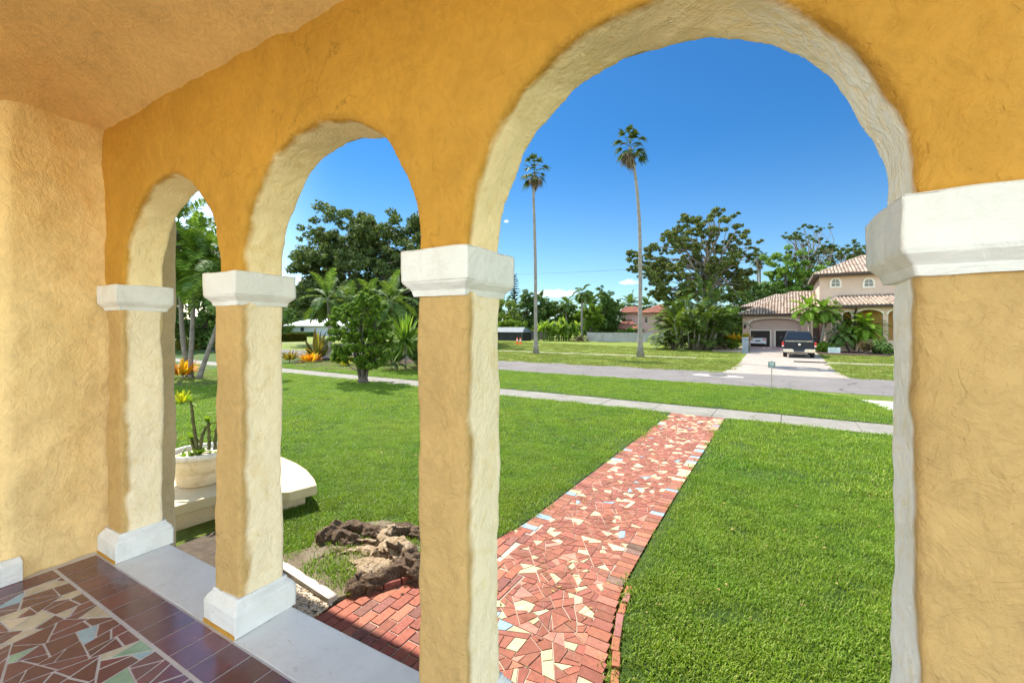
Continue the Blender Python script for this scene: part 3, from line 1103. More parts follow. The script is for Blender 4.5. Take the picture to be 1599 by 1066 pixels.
# concrete bar and pebbles beside the ledge
a, b = G(452, 889, GZ), G(527, 938, GZ)
d = (b - a).normalized(); nn = Vector((-d.y, d.x, 0))
mb = MB()
mb.prism([a - d * .6 - nn * .075 + Vector((0, 0, -.02)), b - nn * .075 + Vector((0, 0, -.02)), b + nn * .0 + Vector((0, 0, -.02)), a - d * .6 + Vector((0, 0, -.02))], (0, 0, .075))
o = mb.build('kerb_stone', M_white_conc)
bake(o, ('SUBSURF', dict(levels=5, subdivision_type='SIMPLE')))
displace(o, [(.08, .008), (.03, .003)], 3)
tag(o, 'rough pale concrete edging bar between the pebbles and the grass', 'edging')
wp3 = lambda x, y: Vector((x, y, GZ))
M_peb = NT('pebble')
g_ = M_peb.n('ShaderNodeNewGeometry')
M_peb.bsdf(M_peb.ramp(g_.outputs['Random Per Island'], [(0, (.34, .24, .14)), (.4, (.52, .41, .28)), (.8, (.62, .54, .42)), (1, (.40, .36, .32))]), .6, .3)
M_peb = M_peb.m
rg = random.Random(5)
mb = MB()
me_s = bmesh.new(); bmesh.ops.create_icosphere(me_s, subdivisions=1, radius=1)
sv = [v.co.copy() for v in me_s.verts]; sf = [tuple(v.index for v in f.verts) for f in me_s.faces]
quad = [G(449, 893), G(527, 940), G(488, 966), G(445, 945)]
for k in range(900):
    s, q = rg.random(), rg.random()
    p = (quad[0] * (1 - s) + quad[1] * s) * (1 - q) + (quad[3] * (1 - s) + quad[2] * s) * q
    r = rg.uniform(.008, .017)
    E = Matrix.Rotation(rg.uniform(0, 6.3), 3, 'Z') @ Matrix.Rotation(rg.gauss(0, .3), 3, 'X')
    mb.add([p + Vector((0, 0, .006 + rg.uniform(0, .008))) + E @ Vector((v.x * r * 1.35, v.y * r, v.z * r * .65)) for v in sv], sf)
o = mb.build('pebbles', M_peb, smooth=True); tag(o, 'bed of small tan pebbles beside the white ledge', 'pebbles', None, 'stuff')
mb = MB(); mb.prism([p + Vector((0, 0, -.03)) for p in (G(452, 893), G(528, 940), G(484, 965), wp3(-3.2, 1.5), wp3(-5.23, 1.5), wp3(-5.23, 2.6), wp3(-4.4, 2.65))], (0, 0, .046))
o = mb.build('bare_soil', simple('soil', (.055, .04, .03), (.10, .075, .05), 12, rough=.95, bump=(40, .6, .02))); tag(o, kind='structure')

mb = MB(); mb.prism([G(*q) + Vector((0, 0, -.03)) for q in ((440, 896), (440, 870), (486, 858), (500, 826), (545, 822), (600, 815), (664, 826), (690, 880), (552, 930), (527, 938))], (0, 0, .058))
o = mb.build('bare_soil', simple('dry_soil', (.13, .10, .065), (.23, .19, .13), 5, rough=1, spec=.1, bump=(45, .8, .03))); tag(o, kind='structure')
# fallen leaves and clippings on the lawn and the path
rg = random.Random(19)
lv_ = MB()
for k in range(420):
    if rg.random() < .75: u_, v_ = rg.uniform(-8, 3.4), rg.uniform(2.6, 11.8)
    else: u_, v_ = rg.uniform(-2.5, -1.3), rg.uniform(2.4, 11.9)
    if u_ < -4 and v_ < 5: continue
    p = uv(u_, v_, GZ + (.012 if -2.55 < u_ < -1.27 else .05))
    s_ = rg.uniform(.008, .026); a = rg.uniform(0, 6.28)
    d1 = Vector((math.cos(a), math.sin(a), rg.uniform(-.3, .3))) * s_; d2 = Vector((-math.sin(a), math.cos(a), rg.uniform(-.3, .3))) * s_ * .45
    lv_.add([p - d1, p + d2, p + d1, p - d2], [(0, 1, 2, 3)])
M_lit = NT('leaf_litter'); _g = M_lit.n('ShaderNodeNewGeometry')
M_lit = M_lit.bsdf(M_lit.ramp(_g.outputs['Random Per Island'], [(0, (.16, .09, .035)), (.5, (.30, .19, .07)), (1, (.36, .30, .10))]), .8, .2)
tag(lv_.build('leaf_litter', M_lit), 'dry brown leaves scattered over the lawn and the path', 'fallen leaves', None, 'stuff')
# ------------------------------------------------------------------ plant builders


def quads_from(c, a, b):
    """diamond leaves: centre c, half-length vector a, half-width vector b (n,3 arrays)"""
    V = np.stack([c - a, c + b - a * .1, c + a, c - b - a * .1], 1).reshape(-1, 3)
    return V, np.arange(len(V)).reshape(-1, 4)


def rand_unit(rg, n):
    v = rg.normal(size=(n, 3)); return v / np.linalg.norm(v, axis=1, keepdims=True)


def leaf_cloud(rg, cents, rads, n_each, size, aspect=.45, shell=.55, up=.35, flat=.75):
    C, A, B = [], [], []
    for c, r, n in zip(cents, rads, n_each):
        n = int(n)
        d = rand_unit(rg, n)
        rr = r * (shell + (1 - shell) * rg.uniform(0, 1, (n, 1))) ** .8 * rg.uniform(.55, 1.08, (n, 1)) ** .5
        p = d * rr; p[:, 2] *= flat
        nrm = d * .6 + rand_unit(rg, n) * .7; nrm[:, 2] += up
        nrm /= np.linalg.norm(nrm, axis=1, keepdims=True)
        t = np.cross(nrm, rand_unit(rg, n)); t /= np.linalg.norm(t, axis=1, keepdims=True) + 1e-9
        s = np.cross(nrm, t)
        L = size * rg.uniform(.6, 1.3, (n, 1))
        C.append(np.asarray(c) + p); A.append(t * L); B.append(s * L * aspect)
    return quads_from(np.concatenate(C), np.concatenate(A), np.concatenate(B))


def in_poly(x, y, P):
    ins = False
    for i in range(len(P)):
        (x1, y1), (x2, y2) = P[i], P[(i + 1) % len(P)]
        if (y1 > y) != (y2 > y) and x < (x2 - x1) * (y - y1) / (y2 - y1) + x1: ins = not ins
    return ins


def wob_path(rng, a, b, n, amp, sag=0):
    a, b = Vector(a), Vector(b)
    P = []
    off = Vector((0, 0, 0))
    for i in range(n + 1):
        s = i / n
        if 0 < i < n: off += Vector((rng.gauss(0, amp), rng.gauss(0, amp), rng.gauss(0, amp * .6)))
        P.append(a.lerp(b, s) + off * math.sin(PI * s) ** .5 + Vector((0, 0, sag * math.sin(PI * s))))
    P[-1] = b
    return P


M_bark = simple('grey_bark', (.12, .10, .085), (.24, .21, .18), 5, rough=.9, bump=(18, .7, .03))
M_bark_d = simple('dark_bark', (.055, .045, .036), (.12, .10, .08), 6, rough=.9, bump=(22, .7, .03))
M_palm_bark = simple('palm_trunk', (.15, .132, .11), (.25, .225, .19), 4, rough=.9, bump=(14, .5, .03))


def tree(name, label, D, base, outline, clumps, rad, leaves, size, lmat, bmat=M_bark_d, depth=.5, trunk=.25, seed=0, fork=None, group=None, limbs=14,
         cat='tree', aspect=.45, flat=.75, shell=.5, up=.35, gz=None):
    """base px, crown outline in photo pixels at distance D; the crown is given real depth"""
    rg = np.random.default_rng(seed); rng = random.Random(seed)
    xs = [p[0] for p in outline]; ys = [p[1] for p in outline]
    mpp = D / F
    halfd = (max(xs) - min(xs)) / 2 * mpp * depth
    xm = (max(xs) + min(xs)) / 2
    b = at(base[0], HY, D); b.z = GZ if gz is None else gz
    t_ = thing(name, label, cat, b, 0, group)
    cents, rads = [], []
    tries = 0
    while len(cents) < clumps and tries < clumps * 60:
        tries += 1
        x, y = rng.uniform(min(xs), max(xs)), rng.uniform(min(ys), max(ys))
        if not in_poly(x, y, outline): continue
        e = 1 - min(1, abs(x - xm) / (max(xs) - min(xs)) * 2) ** 2
        dd = rng.uniform(-1, 1) * halfd * math.sqrt(max(.08, e))
        p = at(x, y, D) + (cam(0, dd, 0))
        cents.append(p - b); rads.append(rad * rng.uniform(.65, 1.25))
    sc, sr = [], []
    for c, r in zip(cents, rads):
        for _ in range(5):
            sc.append(c + Vector((rng.gauss(0, r * .55), rng.gauss(0, r * .55), rng.gauss(0, r * .38)))); sr.append(r * rng.uniform(.28, .62))
    tot = sum(r * r for r in sr)
    ne = [leaves * r * r / tot for r in sr]
    V, Fq = leaf_cloud(rg, sc, sr, ne, size, aspect, shell, up, flat)
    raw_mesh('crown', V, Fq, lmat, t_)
    mb = MB()
    fk = Vector((0, 0, (min(c.z for c in cents) * .6 + max(c.z for c in cents) * .15))) if fork is None else at(fork[0], fork[1], D) - b
    P = wob_path(rng, (0, 0, -.1), fk, 5, trunk * .25)
    mb.tube(P, [trunk * (1.35 if i == 0 else 1.0 - .07 * i) for i in range(6)], 9)
    order = sorted(range(len(cents)), key=lambda i: -cents[i].z)
    pick = [order[int(i * len(order) / limbs)] for i in range(min(limbs, len(order)))]
    for i in pick:
        c = cents[i]
        st_ = P[rng.choice([3, 4, 5])]
        mid = st_.lerp(c, .5) + Vector((0, 0, (c - st_).length * .08))
        Q = wob_path(rng, st_, c, 6, (c - st_).length * .035, (c - st_).length * .06)
        r0 = trunk * rng.uniform(.35, .55)
        mb.tube(Q, [r0 * (1 - .8 * k / 6) for k in range(7)], 6, cap=False)
        for _ in range(2):
            j = min(range(len(cents)), key=lambda q: (cents[q] - c).length * rng.uniform(.6, 1.6) if q != i else 1e9)
            Q2 = wob_path(rng, Q[3], cents[j], 4, .06 * (cents[j] - Q[3]).length)
            mb.tube(Q2, [r0 * .5, r0 * .42, r0 * .32, r0 * .22, r0 * .12], 5, cap=False)
    mb.build('trunk', bmat, t_, smooth=True)
    return t_


class Leaves:
    """strips of leaf; each leaf/leaflet is its own island"""

    def __init__(self): self.V, self.F = [], []

    def strip(self, P, W, S):
        """P: points, W: half widths, S: side vectors"""
        b = len(self.V)
        for p, w_, s in zip(P, W, S):
            self.V.append(p - s * w_); self.V.append(p + s * w_)
        for i in range(len(P) - 1):
            self.F.append((b + 2 * i, b + 2 * i + 1, b + 2 * i + 3, b + 2 * i + 2))

    def strap(self, rng, base, az, el, L, w_, droop, n=5, taper=.0, twist=0, fold=0):
        d = Vector((math.cos(az) * math.cos(el), math.sin(az) * math.cos(el), math.sin(el)))
        side = Vector((-math.sin(az), math.cos(az), 0))
        p = Vector(base); P, W = [], []
        for i in range(n + 1):
            s = i / n
            P.append(p.copy())
            W.append(w_ * (min(1, .35 + s * 2.2) if s < .45 else (1 - ((s - .45) / .55) ** 2 * (1 - taper))))
            p = p + d * (L / n)
            d = (d - Vector((0, 0, droop / n * (.4 + 1.2 * s)))).normalized()
        self.strip(P, W, [side] * (n + 1))

    def pinnate(self, rng, base, az, el, L, droop, nl, ll, lw, vee=.5, stalk=.18, n=9, hang=.25):
        d = Vector((math.cos(az) * math.cos(el), math.sin(az) * math.cos(el), math.sin(el)))
        side = Vector((-math.sin(az), math.cos(az), 0))
        p = Vector(base); P, T = [], []
        for i in range(n + 1):
            s = i / n
            P.append(p.copy()); T.append(d.copy())
            p = p + d * (L / n)
            d = (d - Vector((0, 0, droop / n * (.35 + 1.3 * s)))).normalized()
        self.strip(P, [.022 * L * .45 * (1 - .85 * i / n) for i in range(n + 1)], [side] * (n + 1))
        for k in range(nl):
            s = stalk + (1 - stalk) * (k + .5) / nl
            f = s * n; i = min(int(f), n - 1); q = P[i].lerp(P[i + 1], f - i); tn = T[i]
            up = side.cross(tn) * -1
            if up.z < 0: up = -up
            l = ll * (math.sin(PI * (.12 + .84 * (s - stalk) / (1 - stalk))) ** .6) * rng.uniform(.85, 1.1)
            for sg in (-1, 1):
                dir_ = (side * sg * .85 + tn * .55 + up * vee * rng.uniform(.3, 1.1)).normalized()
                e = dir_ * l; h = Vector((0, 0, -l * hang))
                wv = tn.cross(dir_).cross(dir_).normalized()
                self.strip([q, q + e * .5 + h * .15, q + e * .92 + h], [lw * .55, lw, lw * .15], [wv] * 3)

    def fan(self, rng, base, az, el, stalk, L, nseg=14, spread=2.4, droop=.5):
        d = Vector((math.cos(az) * math.cos(el), math.sin(az) * math.cos(el), math.sin(el)))
        side = Vector((-math.sin(az), math.cos(az), 0))
        c = Vector(base) + d * stalk
        up = d.cross(side)
        self.strip([Vector(base), c], [.03, .02], [side, side])
        for k in range(nseg):
            a = (k / (nseg - 1) - .5) * spread
            e = (d * math.cos(a) + side * math.sin(a)).normalized()
            wv = up.cross(e).normalized()
            l = L * (1 - .25 * abs(a) / spread * 2) * rng.uniform(.85, 1.1)
            dr = Vector((0, 0, -droop * l * rng.uniform(.4, 1.3)))
            w_ = L * spread / nseg * .34
            self.strip([c, c + e * l * .55 + dr * .12, c + e * l * .95 + dr], [w_ * .4, w_, w_ * .1], [wv] * 3)

    def build(self, name, mat, parent):
        return raw_mesh(name, [tuple(v) for v in self.V], self.F, mat, parent)


def palm(name, label, D, pxs, crown='pinnate', n=16, L=2.2, trunk=(.14, .10), lmat=None, seed=0, group=None, skirt=0, ll=.5, lw=.035, nl=22, el=(-.5, 1.35), droop=1.5,
         bmat=None, skirt_mat=None, cat='palm tree', shaft=None, vee=.5, hang=.25, gz=None, fanL=.8, base_flare=1.5):
    """pxs: photo pixels of the trunk axis from base to top at distance D"""
    rng = random.Random(seed)
    top = at(*pxs[-1], D)
    b = at(pxs[0][0], HY, D); b.z = GZ if gz is None else gz
    t_ = thing(name, label, cat, b, 0, group)
    P = [b] + [at(x, y, D) for x, y in pxs[1:]]
    P = [p - b for p in P]
    # smooth the axis
    Q, nQ = [], 14
    for i in range(nQ + 1):
        f = i / nQ * (len(P) - 1); k = min(int(f), len(P) - 2); s = f - k
        p0, p1, p2, p3 = P[max(k - 1, 0)], P[k], P[k + 1], P[min(k + 2, len(P) - 1)]
        Q.append(.5 * ((2 * p1) + (p2 - p0) * s + (2 * p0 - 5 * p1 + 4 * p2 - p3) * s * s + (3 * p1 - p0 - 3 * p2 + p3) * s ** 3))
    Q[0].z -= .08
    mb = MB()
    mb.tube(Q, [(trunk[0] + (trunk[1] - trunk[0]) * i / nQ) * (base_flare if i == 0 else 1 + (base_flare - 1) * .25 if i == 1 else 1) for i in range(nQ + 1)], 10)
    mb.build('trunk', bmat or M_palm_bark, t_, smooth=True)
    T = Q[-1]
    if shaft is not None:
        m2 = MB(); m2.tube([T - Vector((0, 0, .05)), T + Vector((0, 0, L * .18)), T + Vector((0, 0, L * .33))], [trunk[1] * 1.15, trunk[1] * 1.1, trunk[1] * .4], 8)
        m2.build('crownshaft', shaft, t_, smooth=True); T = T + Vector((0, 0, L * .3))
    lv = Leaves()
    for k in range(n):
        az = k * 2.399 + rng.uniform(-.3, .3)
        e = el[1] + (el[0] - el[1]) * (k / max(1, n - 1)) ** .8 + rng.uniform(-.12, .12)
        if crown == 'pinnate':
            lv.pinnate(rng, T, az, e, L * rng.uniform(.85, 1.1), droop * rng.uniform(.8, 1.2), nl, ll, lw, vee, hang=hang)
        else:
            lv.fan(rng, T + Vector((0, 0, .35 * math.sin(e))), az, e, L * rng.uniform(.7, 1.2), fanL * rng.uniform(.7, 1.25), droop=.5)
    lv.build('crown', lmat, t_)
    if skirt:
        lv = Leaves()
        for k in range(skirt):
            az = rng.uniform(0, 6.28)
            bz = T - Vector((0, 0, rng.uniform(.1, 1.1) * L * .7))
            lv.fan(rng, bz, az, rng.uniform(-1.5, -.5), L * .55 * rng.uniform(.4, 1.1), fanL * rng.uniform(.5, 1.15), nseg=9, spread=1.0, droop=.6)
        lv.build('dead_fronds', skirt_mat, t_)
    return t_


def rosette(name, label, cat, loc, n, L, w_, el, droop, lmat, seed, group=None, taper=.05, base_r=.05, stem=None, part='leaves', flatten=None):
    rng = random.Random(seed)
    t_ = thing(name, label, cat, loc, 0, group)
    lv = Leaves()
    for k in range(n):
        az = k * 2.399 + rng.uniform(-.4, .4)
        e = rng.uniform(*el)
        o = Vector((math.cos(az) * base_r, math.sin(az) * base_r, (stem or 0) * rng.uniform(.75, 1)))
        lv.strap(rng, o, az, e, L * rng.uniform(.7, 1.1), w_ * rng.uniform(.8, 1.15), droop * rng.uniform(.6, 1.3), taper=taper)
    lv.build(part, lmat, t_)
    if stem:
        mb = MB(); mb.tube([(0, 0, -.02), (.02, 0, stem * .5), (0, .01, stem)], [.045, .04, .035], 7); mb.build('stem', M_bark, t_, smooth=True)
    return t_


def shrub(name, label, cat, loc, w_, h, leaves, size, lmat, seed, group=None, aspect=.45, up=.4, stems=5, smat=None, low=.0, clumps=22, rad=.3, shell=.5):
    """rounded shrub: overlapping clumps of leaves on visible stems"""
    rg = np.random.default_rng(seed); rng = random.Random(seed)
    t_ = thing(name, label, cat, loc, 0, group)
    cents, rads = [], []
    for k in range(clumps):
        d = rand_unit(rg, 1)[0]; r = rng.uniform(.2, .8)
        cents.append(Vector((d[0] * w_ / 2 * r, d[1] * w_ / 2 * r, low + (h - low) * (.5 + d[2] * .48 * r))))
        rads.append(rad * min(w_, h - low) * rng.uniform(.7, 1.2))
    tot = sum(r * r for r in rads)
    V, Fq = leaf_cloud(rg, cents, rads, [leaves * r * r / tot for r in rads], size, aspect, shell, up, .85)
    V[:, 2] = np.maximum(V[:, 2], .01)
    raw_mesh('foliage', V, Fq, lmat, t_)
    if stems:
        for k in range(stems):
            c = cents[k % len(cents)]
            mb = MB()
            mb.tube(wob_path(rng, (rng.gauss(0, .03), rng.gauss(0, .03), -.03), c, 4, .03 * h), [.03 * h ** .5, .026 * h ** .5, .02, .015, .008], 6, cap=False)
            mb.build('stem', smat or M_bark, t_, smooth=True)
    return t_


L_oak = leafmat('oak_leaves', (0.054, 0.085, 0.021), (0.109, 0.145, 0.033), (0.209, 0.213, 0.075), .25)
L_dark = leafmat('dark_leaves', (0.040, 0.082, 0.018), (0.081, 0.145, 0.030), (0.136, 0.205, 0.048), .25)
L_mid = leafmat('mid_leaves', (0.073, 0.145, 0.022), (0.128, 0.222, 0.033), (0.217, 0.307, 0.060), .35)
L_light = leafmat('light_leaves', (.075, .140, .014), (.130, .220, .020), (.210, .290, .040), .45)
L_palm = leafmat('palm_leaves', (0.073, 0.137, 0.021), (0.136, 0.231, 0.030), (0.254, 0.342, 0.060), .35)
L_palm_l = leafmat('bright_palm_leaves', (0.087, 0.175, 0.016), (0.160, 0.280, 0.023), (0.275, 0.378, 0.046), .4)
L_palm_d = leafmat('dark_palm_leaves', (0.048, 0.094, 0.021), (0.090, 0.154, 0.033), (0.173, 0.231, 0.067), .3)
L_areca = leafmat('areca_leaves', (.030, .065, .010), (.070, .115, .016), (.150, .170, .035), .35)
L_banana = leafmat('banana_leaves', (.070, .140, .018), (.140, .230, .035), (.260, .330, .090), .45)
L_dead = leafmat('dead_palm_fronds', (.10, .075, .055), (.20, .155, .115), (.28, .22, .17), .15, rough=.9)
L_croton = leafmat('croton_leaves', (.45, .12, .012), (.62, .30, .015), (.55, .42, .03), .35)
L_yellow = leafmat('yellow_leaves', (.20, .26, .015), (.42, .40, .02), (.58, .50, .04), .4)
L_bronze = leafmat('bronze_leaves', (.060, .045, .018), (.140, .110, .025), (.230, .200, .035), .35)
L_grey = leafmat('grey_green_leaves', (0.109, 0.145, 0.075), (0.200, 0.239, 0.128), (0.326, 0.342, 0.194), .3)
L_pine = leafmat('pine_needles', (0.054, 0.102, 0.033), (0.090, 0.145, 0.048), (0.136, 0.188, 0.067), .2)
L_tan = leafmat('feathery_leaves', (0.100, 0.171, 0.033), (0.173, 0.248, 0.045), (0.318, 0.342, 0.090), .35)
# ------------------------------------------------------------------ low garden wall, bowl, stump
ZS = -.40
top = [G(x, y, ZS) for x, y in ((262, 794), (300, 783), (341, 772), (400, 771), (453, 768), (496, 757), (492, 747), (480, 733), (465, 723), (449, 716), (410, 700), (350, 690), (300, 706), (250, 722))]
top += [top[-1] + Vector((-.9, .2, 0)), top[0] + Vector((-1.4, .05, 0))]
M_cap = simple('cream_slab_paint', (.45, .36, .21), (.54, .44, .27), 3, rough=.7, bump=(25, .25, .012))
gw = thing('garden_wall', 'low tan garden wall with a thick cream slab top that carries the bowl', 'wall', (0, 0, 0))
mb = MB(); mb.prism([p - Vector((0, 0, .12)) for p in top], (0, 0, .12))
o = mb.build('slab', M_cap, gw, bevel=.012)
c = sum(top, Vector()) / len(top)
mb = MB(); mb.prism([Vector((c.x + (p.x - c.x) * .86, c.y + (p.y - c.y) * .9, GZ - .05)) for p in top], (0, 0, .7 + ZS - .12 + .05))
mb.build('wall', M_ext, gw)

M_bowl = NT('painted_bowl')
_n = M_bowl.noise(9, 6, .7, .8)
M_bowl = M_bowl.bsdf(M_bowl.ramp(_n, [(.30, (.40, .30, .18)), (.46, (.58, .48, .33)), (.7, (.64, .55, .40))]), .7, .3, M_bowl.bump(M_bowl.noise(22, 4), .3, .01))
M_rim = simple('worn_white_rim', (.46, .44, .41), (.70, .68, .65), 12, rough=.6)
M_pot_soil = simple('potting_soil', (.03, .022, .016), (.07, .05, .035), 20, rough=1, bump=(60, .7, .02))
pc = G(314, 752, ZS); pc.z = ZS + .001
bowl = thing('flower_bowl', 'wide cream plant bowl with a worn white rim on the garden wall slab', 'plant pot', pc)
mb = MB()
mb.lathe([(.02, .0), (.235, .0), (.245, .02), (.262, .10), (.285, .155), (.283, .170), (.295, .180), (.312, .27), (.322, .345), (.31, .355), (.28, .36)], sides=40)
mb.build('body', M_bowl, bowl, smooth=True)
mb = MB(); mb.lathe([(.323, .345), (.345, .352), (.352, .385), (.346, .415), (.335, .42), (.316, .415), (.305, .38), (.30, .33)], sides=40)
mb.build('rim', M_rim, bowl, smooth=True)
mb = MB(); mb.lathe([(.302, .34), (.2, .355), (0, .36)], sides=24)
mb.build('soil', M_pot_soil, bowl, smooth=True)
# crown-of-thorns plant in the bowl
pp = pc + Vector((0, 0, .35))
cp_ = thing('potted_plant', 'knobbly stemmed succulent with few green leaves growing in the cream bowl', 'plant', pp)
rg = random.Random(3)
M_succ = simple('succulent_stem', (.055, .05, .03), (.12, .13, .05), 25, rough=.9)
lv = Leaves()
D0 = 5.5


def pxo(px, py, dd=0): return at(px, py, D0 + dd) - pp


stems = [[(309, 700), (306, 682), (303, 655), (301, 637), (299, 628)], [(314, 700), (316, 682), (320, 670), (328, 664)],
         [(327, 702), (328, 688), (327, 674), (326, 660)], [(336, 702), (338, 680), (341, 660), (342, 645)], [(305, 700), (301, 690), (300, 684)]]
for si, s in enumerate(stems):
    P = [pxo(x, y, rg.uniform(-.04, .04) if k else 0) for k, (x, y) in enumerate(s)]
    Q = []
    for a, b in zip(P, P[1:]):
        for q in range(3): Q.append(a.lerp(b, q / 3) + Vector((rg.gauss(0, .004), rg.gauss(0, .004), 0)))
    Q.append(P[-1])
    mb = MB(); mb.tube(Q, [.022 * (1 + .16 * (-1) ** k) * (1 - .3 * k / len(Q)) for k in range(len(Q))], 8); mb.build('stem', M_succ, cp_, smooth=True)
    for q in Q[2::2]:
        for _ in range(2):
            lv.strap(rg, q, rg.uniform(0, 6.28), rg.uniform(-.2, .8), .05, .012, .5, 3)
    for k in range(9):
        lv.strap(rg, P[-1], rg.uniform(0, 6.28), rg.uniform(-.1, 1.1), rg.uniform(.09, .19), .026, 1.0, 4)
for k in range(46):
    a = rg.uniform(0, 6.28); r = rg.uniform(0, .25)
    lv.strap(rg, Vector((r * math.cos(a), r * math.sin(a), .005)), rg.uniform(0, 6.28), rg.uniform(.3, 1.3), rg.uniform(.06, .14), .02, .9, 4)
lv.build('leaves', L_light, cp_)

# ---- stump with spreading roots
sc_ = G(614, 868)
stump = thing('tree_stump', 'old cut tree stump with pale torn wood and dark spreading roots', 'tree stump', sc_)


def Z7(zx, zy, h): # detail-view pixel, height above the soil
    h = h * .64
    q = G(440 + zx * .2683, 780 + zy * .2683 + h * 34); q.z += h
    return q - sc_


tM = NT('stump_wood')
w1 = tM.noise(3.2, 5, .7, 1.2); w2 = tM.noise(26, 5, .7, .5, stretch=(1, 2.6, 1)); 
bark = tM.ramp(w2, [(.3, (.075, .045, .027)), (.5, (.185, .122, .078)), (.7, (.33, .235, .16))])
pale = tM.ramp(tM.noise(18, 5, .7, .6, stretch=(2.5, .7, 1)), [(.25, (.26, .13, .06)), (.45, (.52, .37, .22)), (.7, (.72, .60, .44))])
at_ = tM.n('ShaderNodeAttribute', attribute_name='torn')
mk = tM.math('ADD', at_.outputs['Fac'], tM.math('MULTIPLY', tM.math('SUBTRACT', w2, .5), 1.0), True)
mk = tM.ramp(mk, [(.42, 0.0), (.56, 1.0)])
M_stump = tM.bsdf(tM.mix(mk, bark, pale), .9, .15, tM.bump(tM.math('ADD', w2, tM.math('MULTIPLY', tM.noise(70, 3), .3)), 1.0, .06))
rg = random.Random(9)
mb = MB()


def root(P, r0, r1):
    Q = []
    for a, b in zip(P, P[1:]):
        for q in range(4): Q.append(a.lerp(b, q / 4) + Vector((rg.gauss(0, .012), rg.gauss(0, .012), rg.gauss(0, .008))))
    Q.append(P[-1])
    e0, e1 = (Q[0] - Q[1]).normalized(), (Q[-1] - Q[-2]).normalized()
    Q = [Q[0] + e0 * r0 * .55, Q[0] + e0 * r0 * .3] + Q + [Q[-1] + e1 * r1 * .3, Q[-1] + e1 * r1 * .6]
    # fluted section: ridges and grooves that run along the root
    n = len(Q) - 1; sides = 22; sd = rg.uniform(0, 50); V = []
    for k, p in enumerate(Q):
        tn = (Q[min(k + 1, n)] - Q[max(k - 1, 0)]).normalized()
        a_ = tn.cross(Vector((.1, .2, 1))).normalized(); b_ = tn.cross(a_)
        rr = (.35 if k in (0, n) else .75 if k in (1, n - 1) else 1) * (r0 + (r1 - r0) * k / n) * .86
        for q in range(sides):
            w_ = 2 * PI * q / sides + .05 * k
            f = 1 + .55 * mnoise.noise(Vector((math.cos(w_) * 2.3 + sd, math.sin(w_) * 2.3, k * .10))) + .22 * mnoise.noise(Vector((math.cos(w_) * 6 + sd, math.sin(w_) * 6, k * .2)))
            V.append(p + (a_ * math.cos(w_) + b_ * math.sin(w_)) * rr * f)
    fs = [(k * sides + q, k * sides + (q + 1) % sides, (k + 1) * sides + (q + 1) % sides, (k + 1) * sides + q) for k in range(n) for q in range(sides)]
    fs += [tuple(range(sides)), tuple(n * sides + q for q in range(sides))]
    mb.add(V, fs)


root([Z7(560, 370, .03), Z7(640, 330, .16), Z7(690, 350, .17)], .13, .15)          # heart of the stump
root([Z7(690, 360, .10), Z7(740, 420, .08), Z7(800, 470, .05)], .16, .12)
root([Z7(760, 400, .10), Z7(690, 440, .07), Z7(590, 475, .05), Z7(480, 515, .05), Z7(405, 545, .03)], .17, .085)
root([Z7(640, 320, .15), Z7(590, 290, .20), Z7(620, 235, .23), Z7(650, 210, .18)], .075, .05)    # pale arm
root([Z7(600, 240, .10), Z7(660, 215, .13), Z7(760, 200, .10), Z7(860, 230, .05)], .08, .09)
root([Z7(600, 340, .08), Z7(500, 315, .06), Z7(410, 315, .03), Z7(300, 345, .0)], .085, .03)
root([Z7(560, 380, .06), Z7(470, 395, .04), Z7(410, 370, .03)], .08, .04)
root([Z7(600, 420, .08), Z7(520, 440, .05), Z7(440, 420, .02)], .09, .05)
root([Z7(460, 300, .04), Z7(330, 315, .025), Z7(200, 360, .02), Z7(100, 392, .005), Z7(20, 398, -.02)], .035, .014)
root([Z7(390, 290, .03), Z7(300, 300, .02), Z7(210, 285, .0)], .03, .014)
root([Z7(620, 225, .06), Z7(540, 205, .09), Z7(460, 190, .10), Z7(385, 190, .09)], .07, .10)
root([Z7(430, 265, .06), Z7(380, 250, .09), Z7(340, 235, .09)], .08, .10)
root([Z7(340, 200, .11), Z7(290, 225, .10), Z7(240, 255, .06)], .11, .095)
root([Z7(560, 270, .04), Z7(470, 265, .05), Z7(400, 275, .03)], .05, .06)
for k in range(16):      # finer roots running out over the soil
    a = rg.uniform(2.2, 4.9); L = rg.uniform(.3, .75)
    s0 = Z7(rg.uniform(470, 640), rg.uniform(290, 430), .03)
    Q = [s0]
    for q in range(5):
        a += rg.gauss(0, .25)
        Q.append(Q[-1] + Vector((math.cos(a) * L / 5, math.sin(a) * L / 5, -.008)))
    mb.tube(Q, [.032, .03, .026, .022, .018, .012], 7)
o = mb.build('stump', M_stump, stump)
bake(o, ('REMESH', dict(mode='VOXEL', voxel_size=.0065)), ('SMOOTH', dict(iterations=1, factor=.5)))
displace(o, [(.10, .010), (.03, .005)], 5)
me = o.data; me.update()
ta = me.attributes.new('torn', 'FLOAT', 'POINT')
vals = []
pc1, pc2, pc3 = Z7(560, 340, 0), Z7(600, 300, 0), Z7(520, 425, 0)
for v in me.vertices:
    d = min((v.co.xy - pc1.xy).length / .36, (v.co.xy - pc2.xy).length / .26, (v.co.xy - pc3.xy).length / .2)
    vals.append(max(0, min(1, (1.55 - d) * (.25 + .75 * max(0, v.normal.z)))))
ta.data.foreach_set('value', vals)
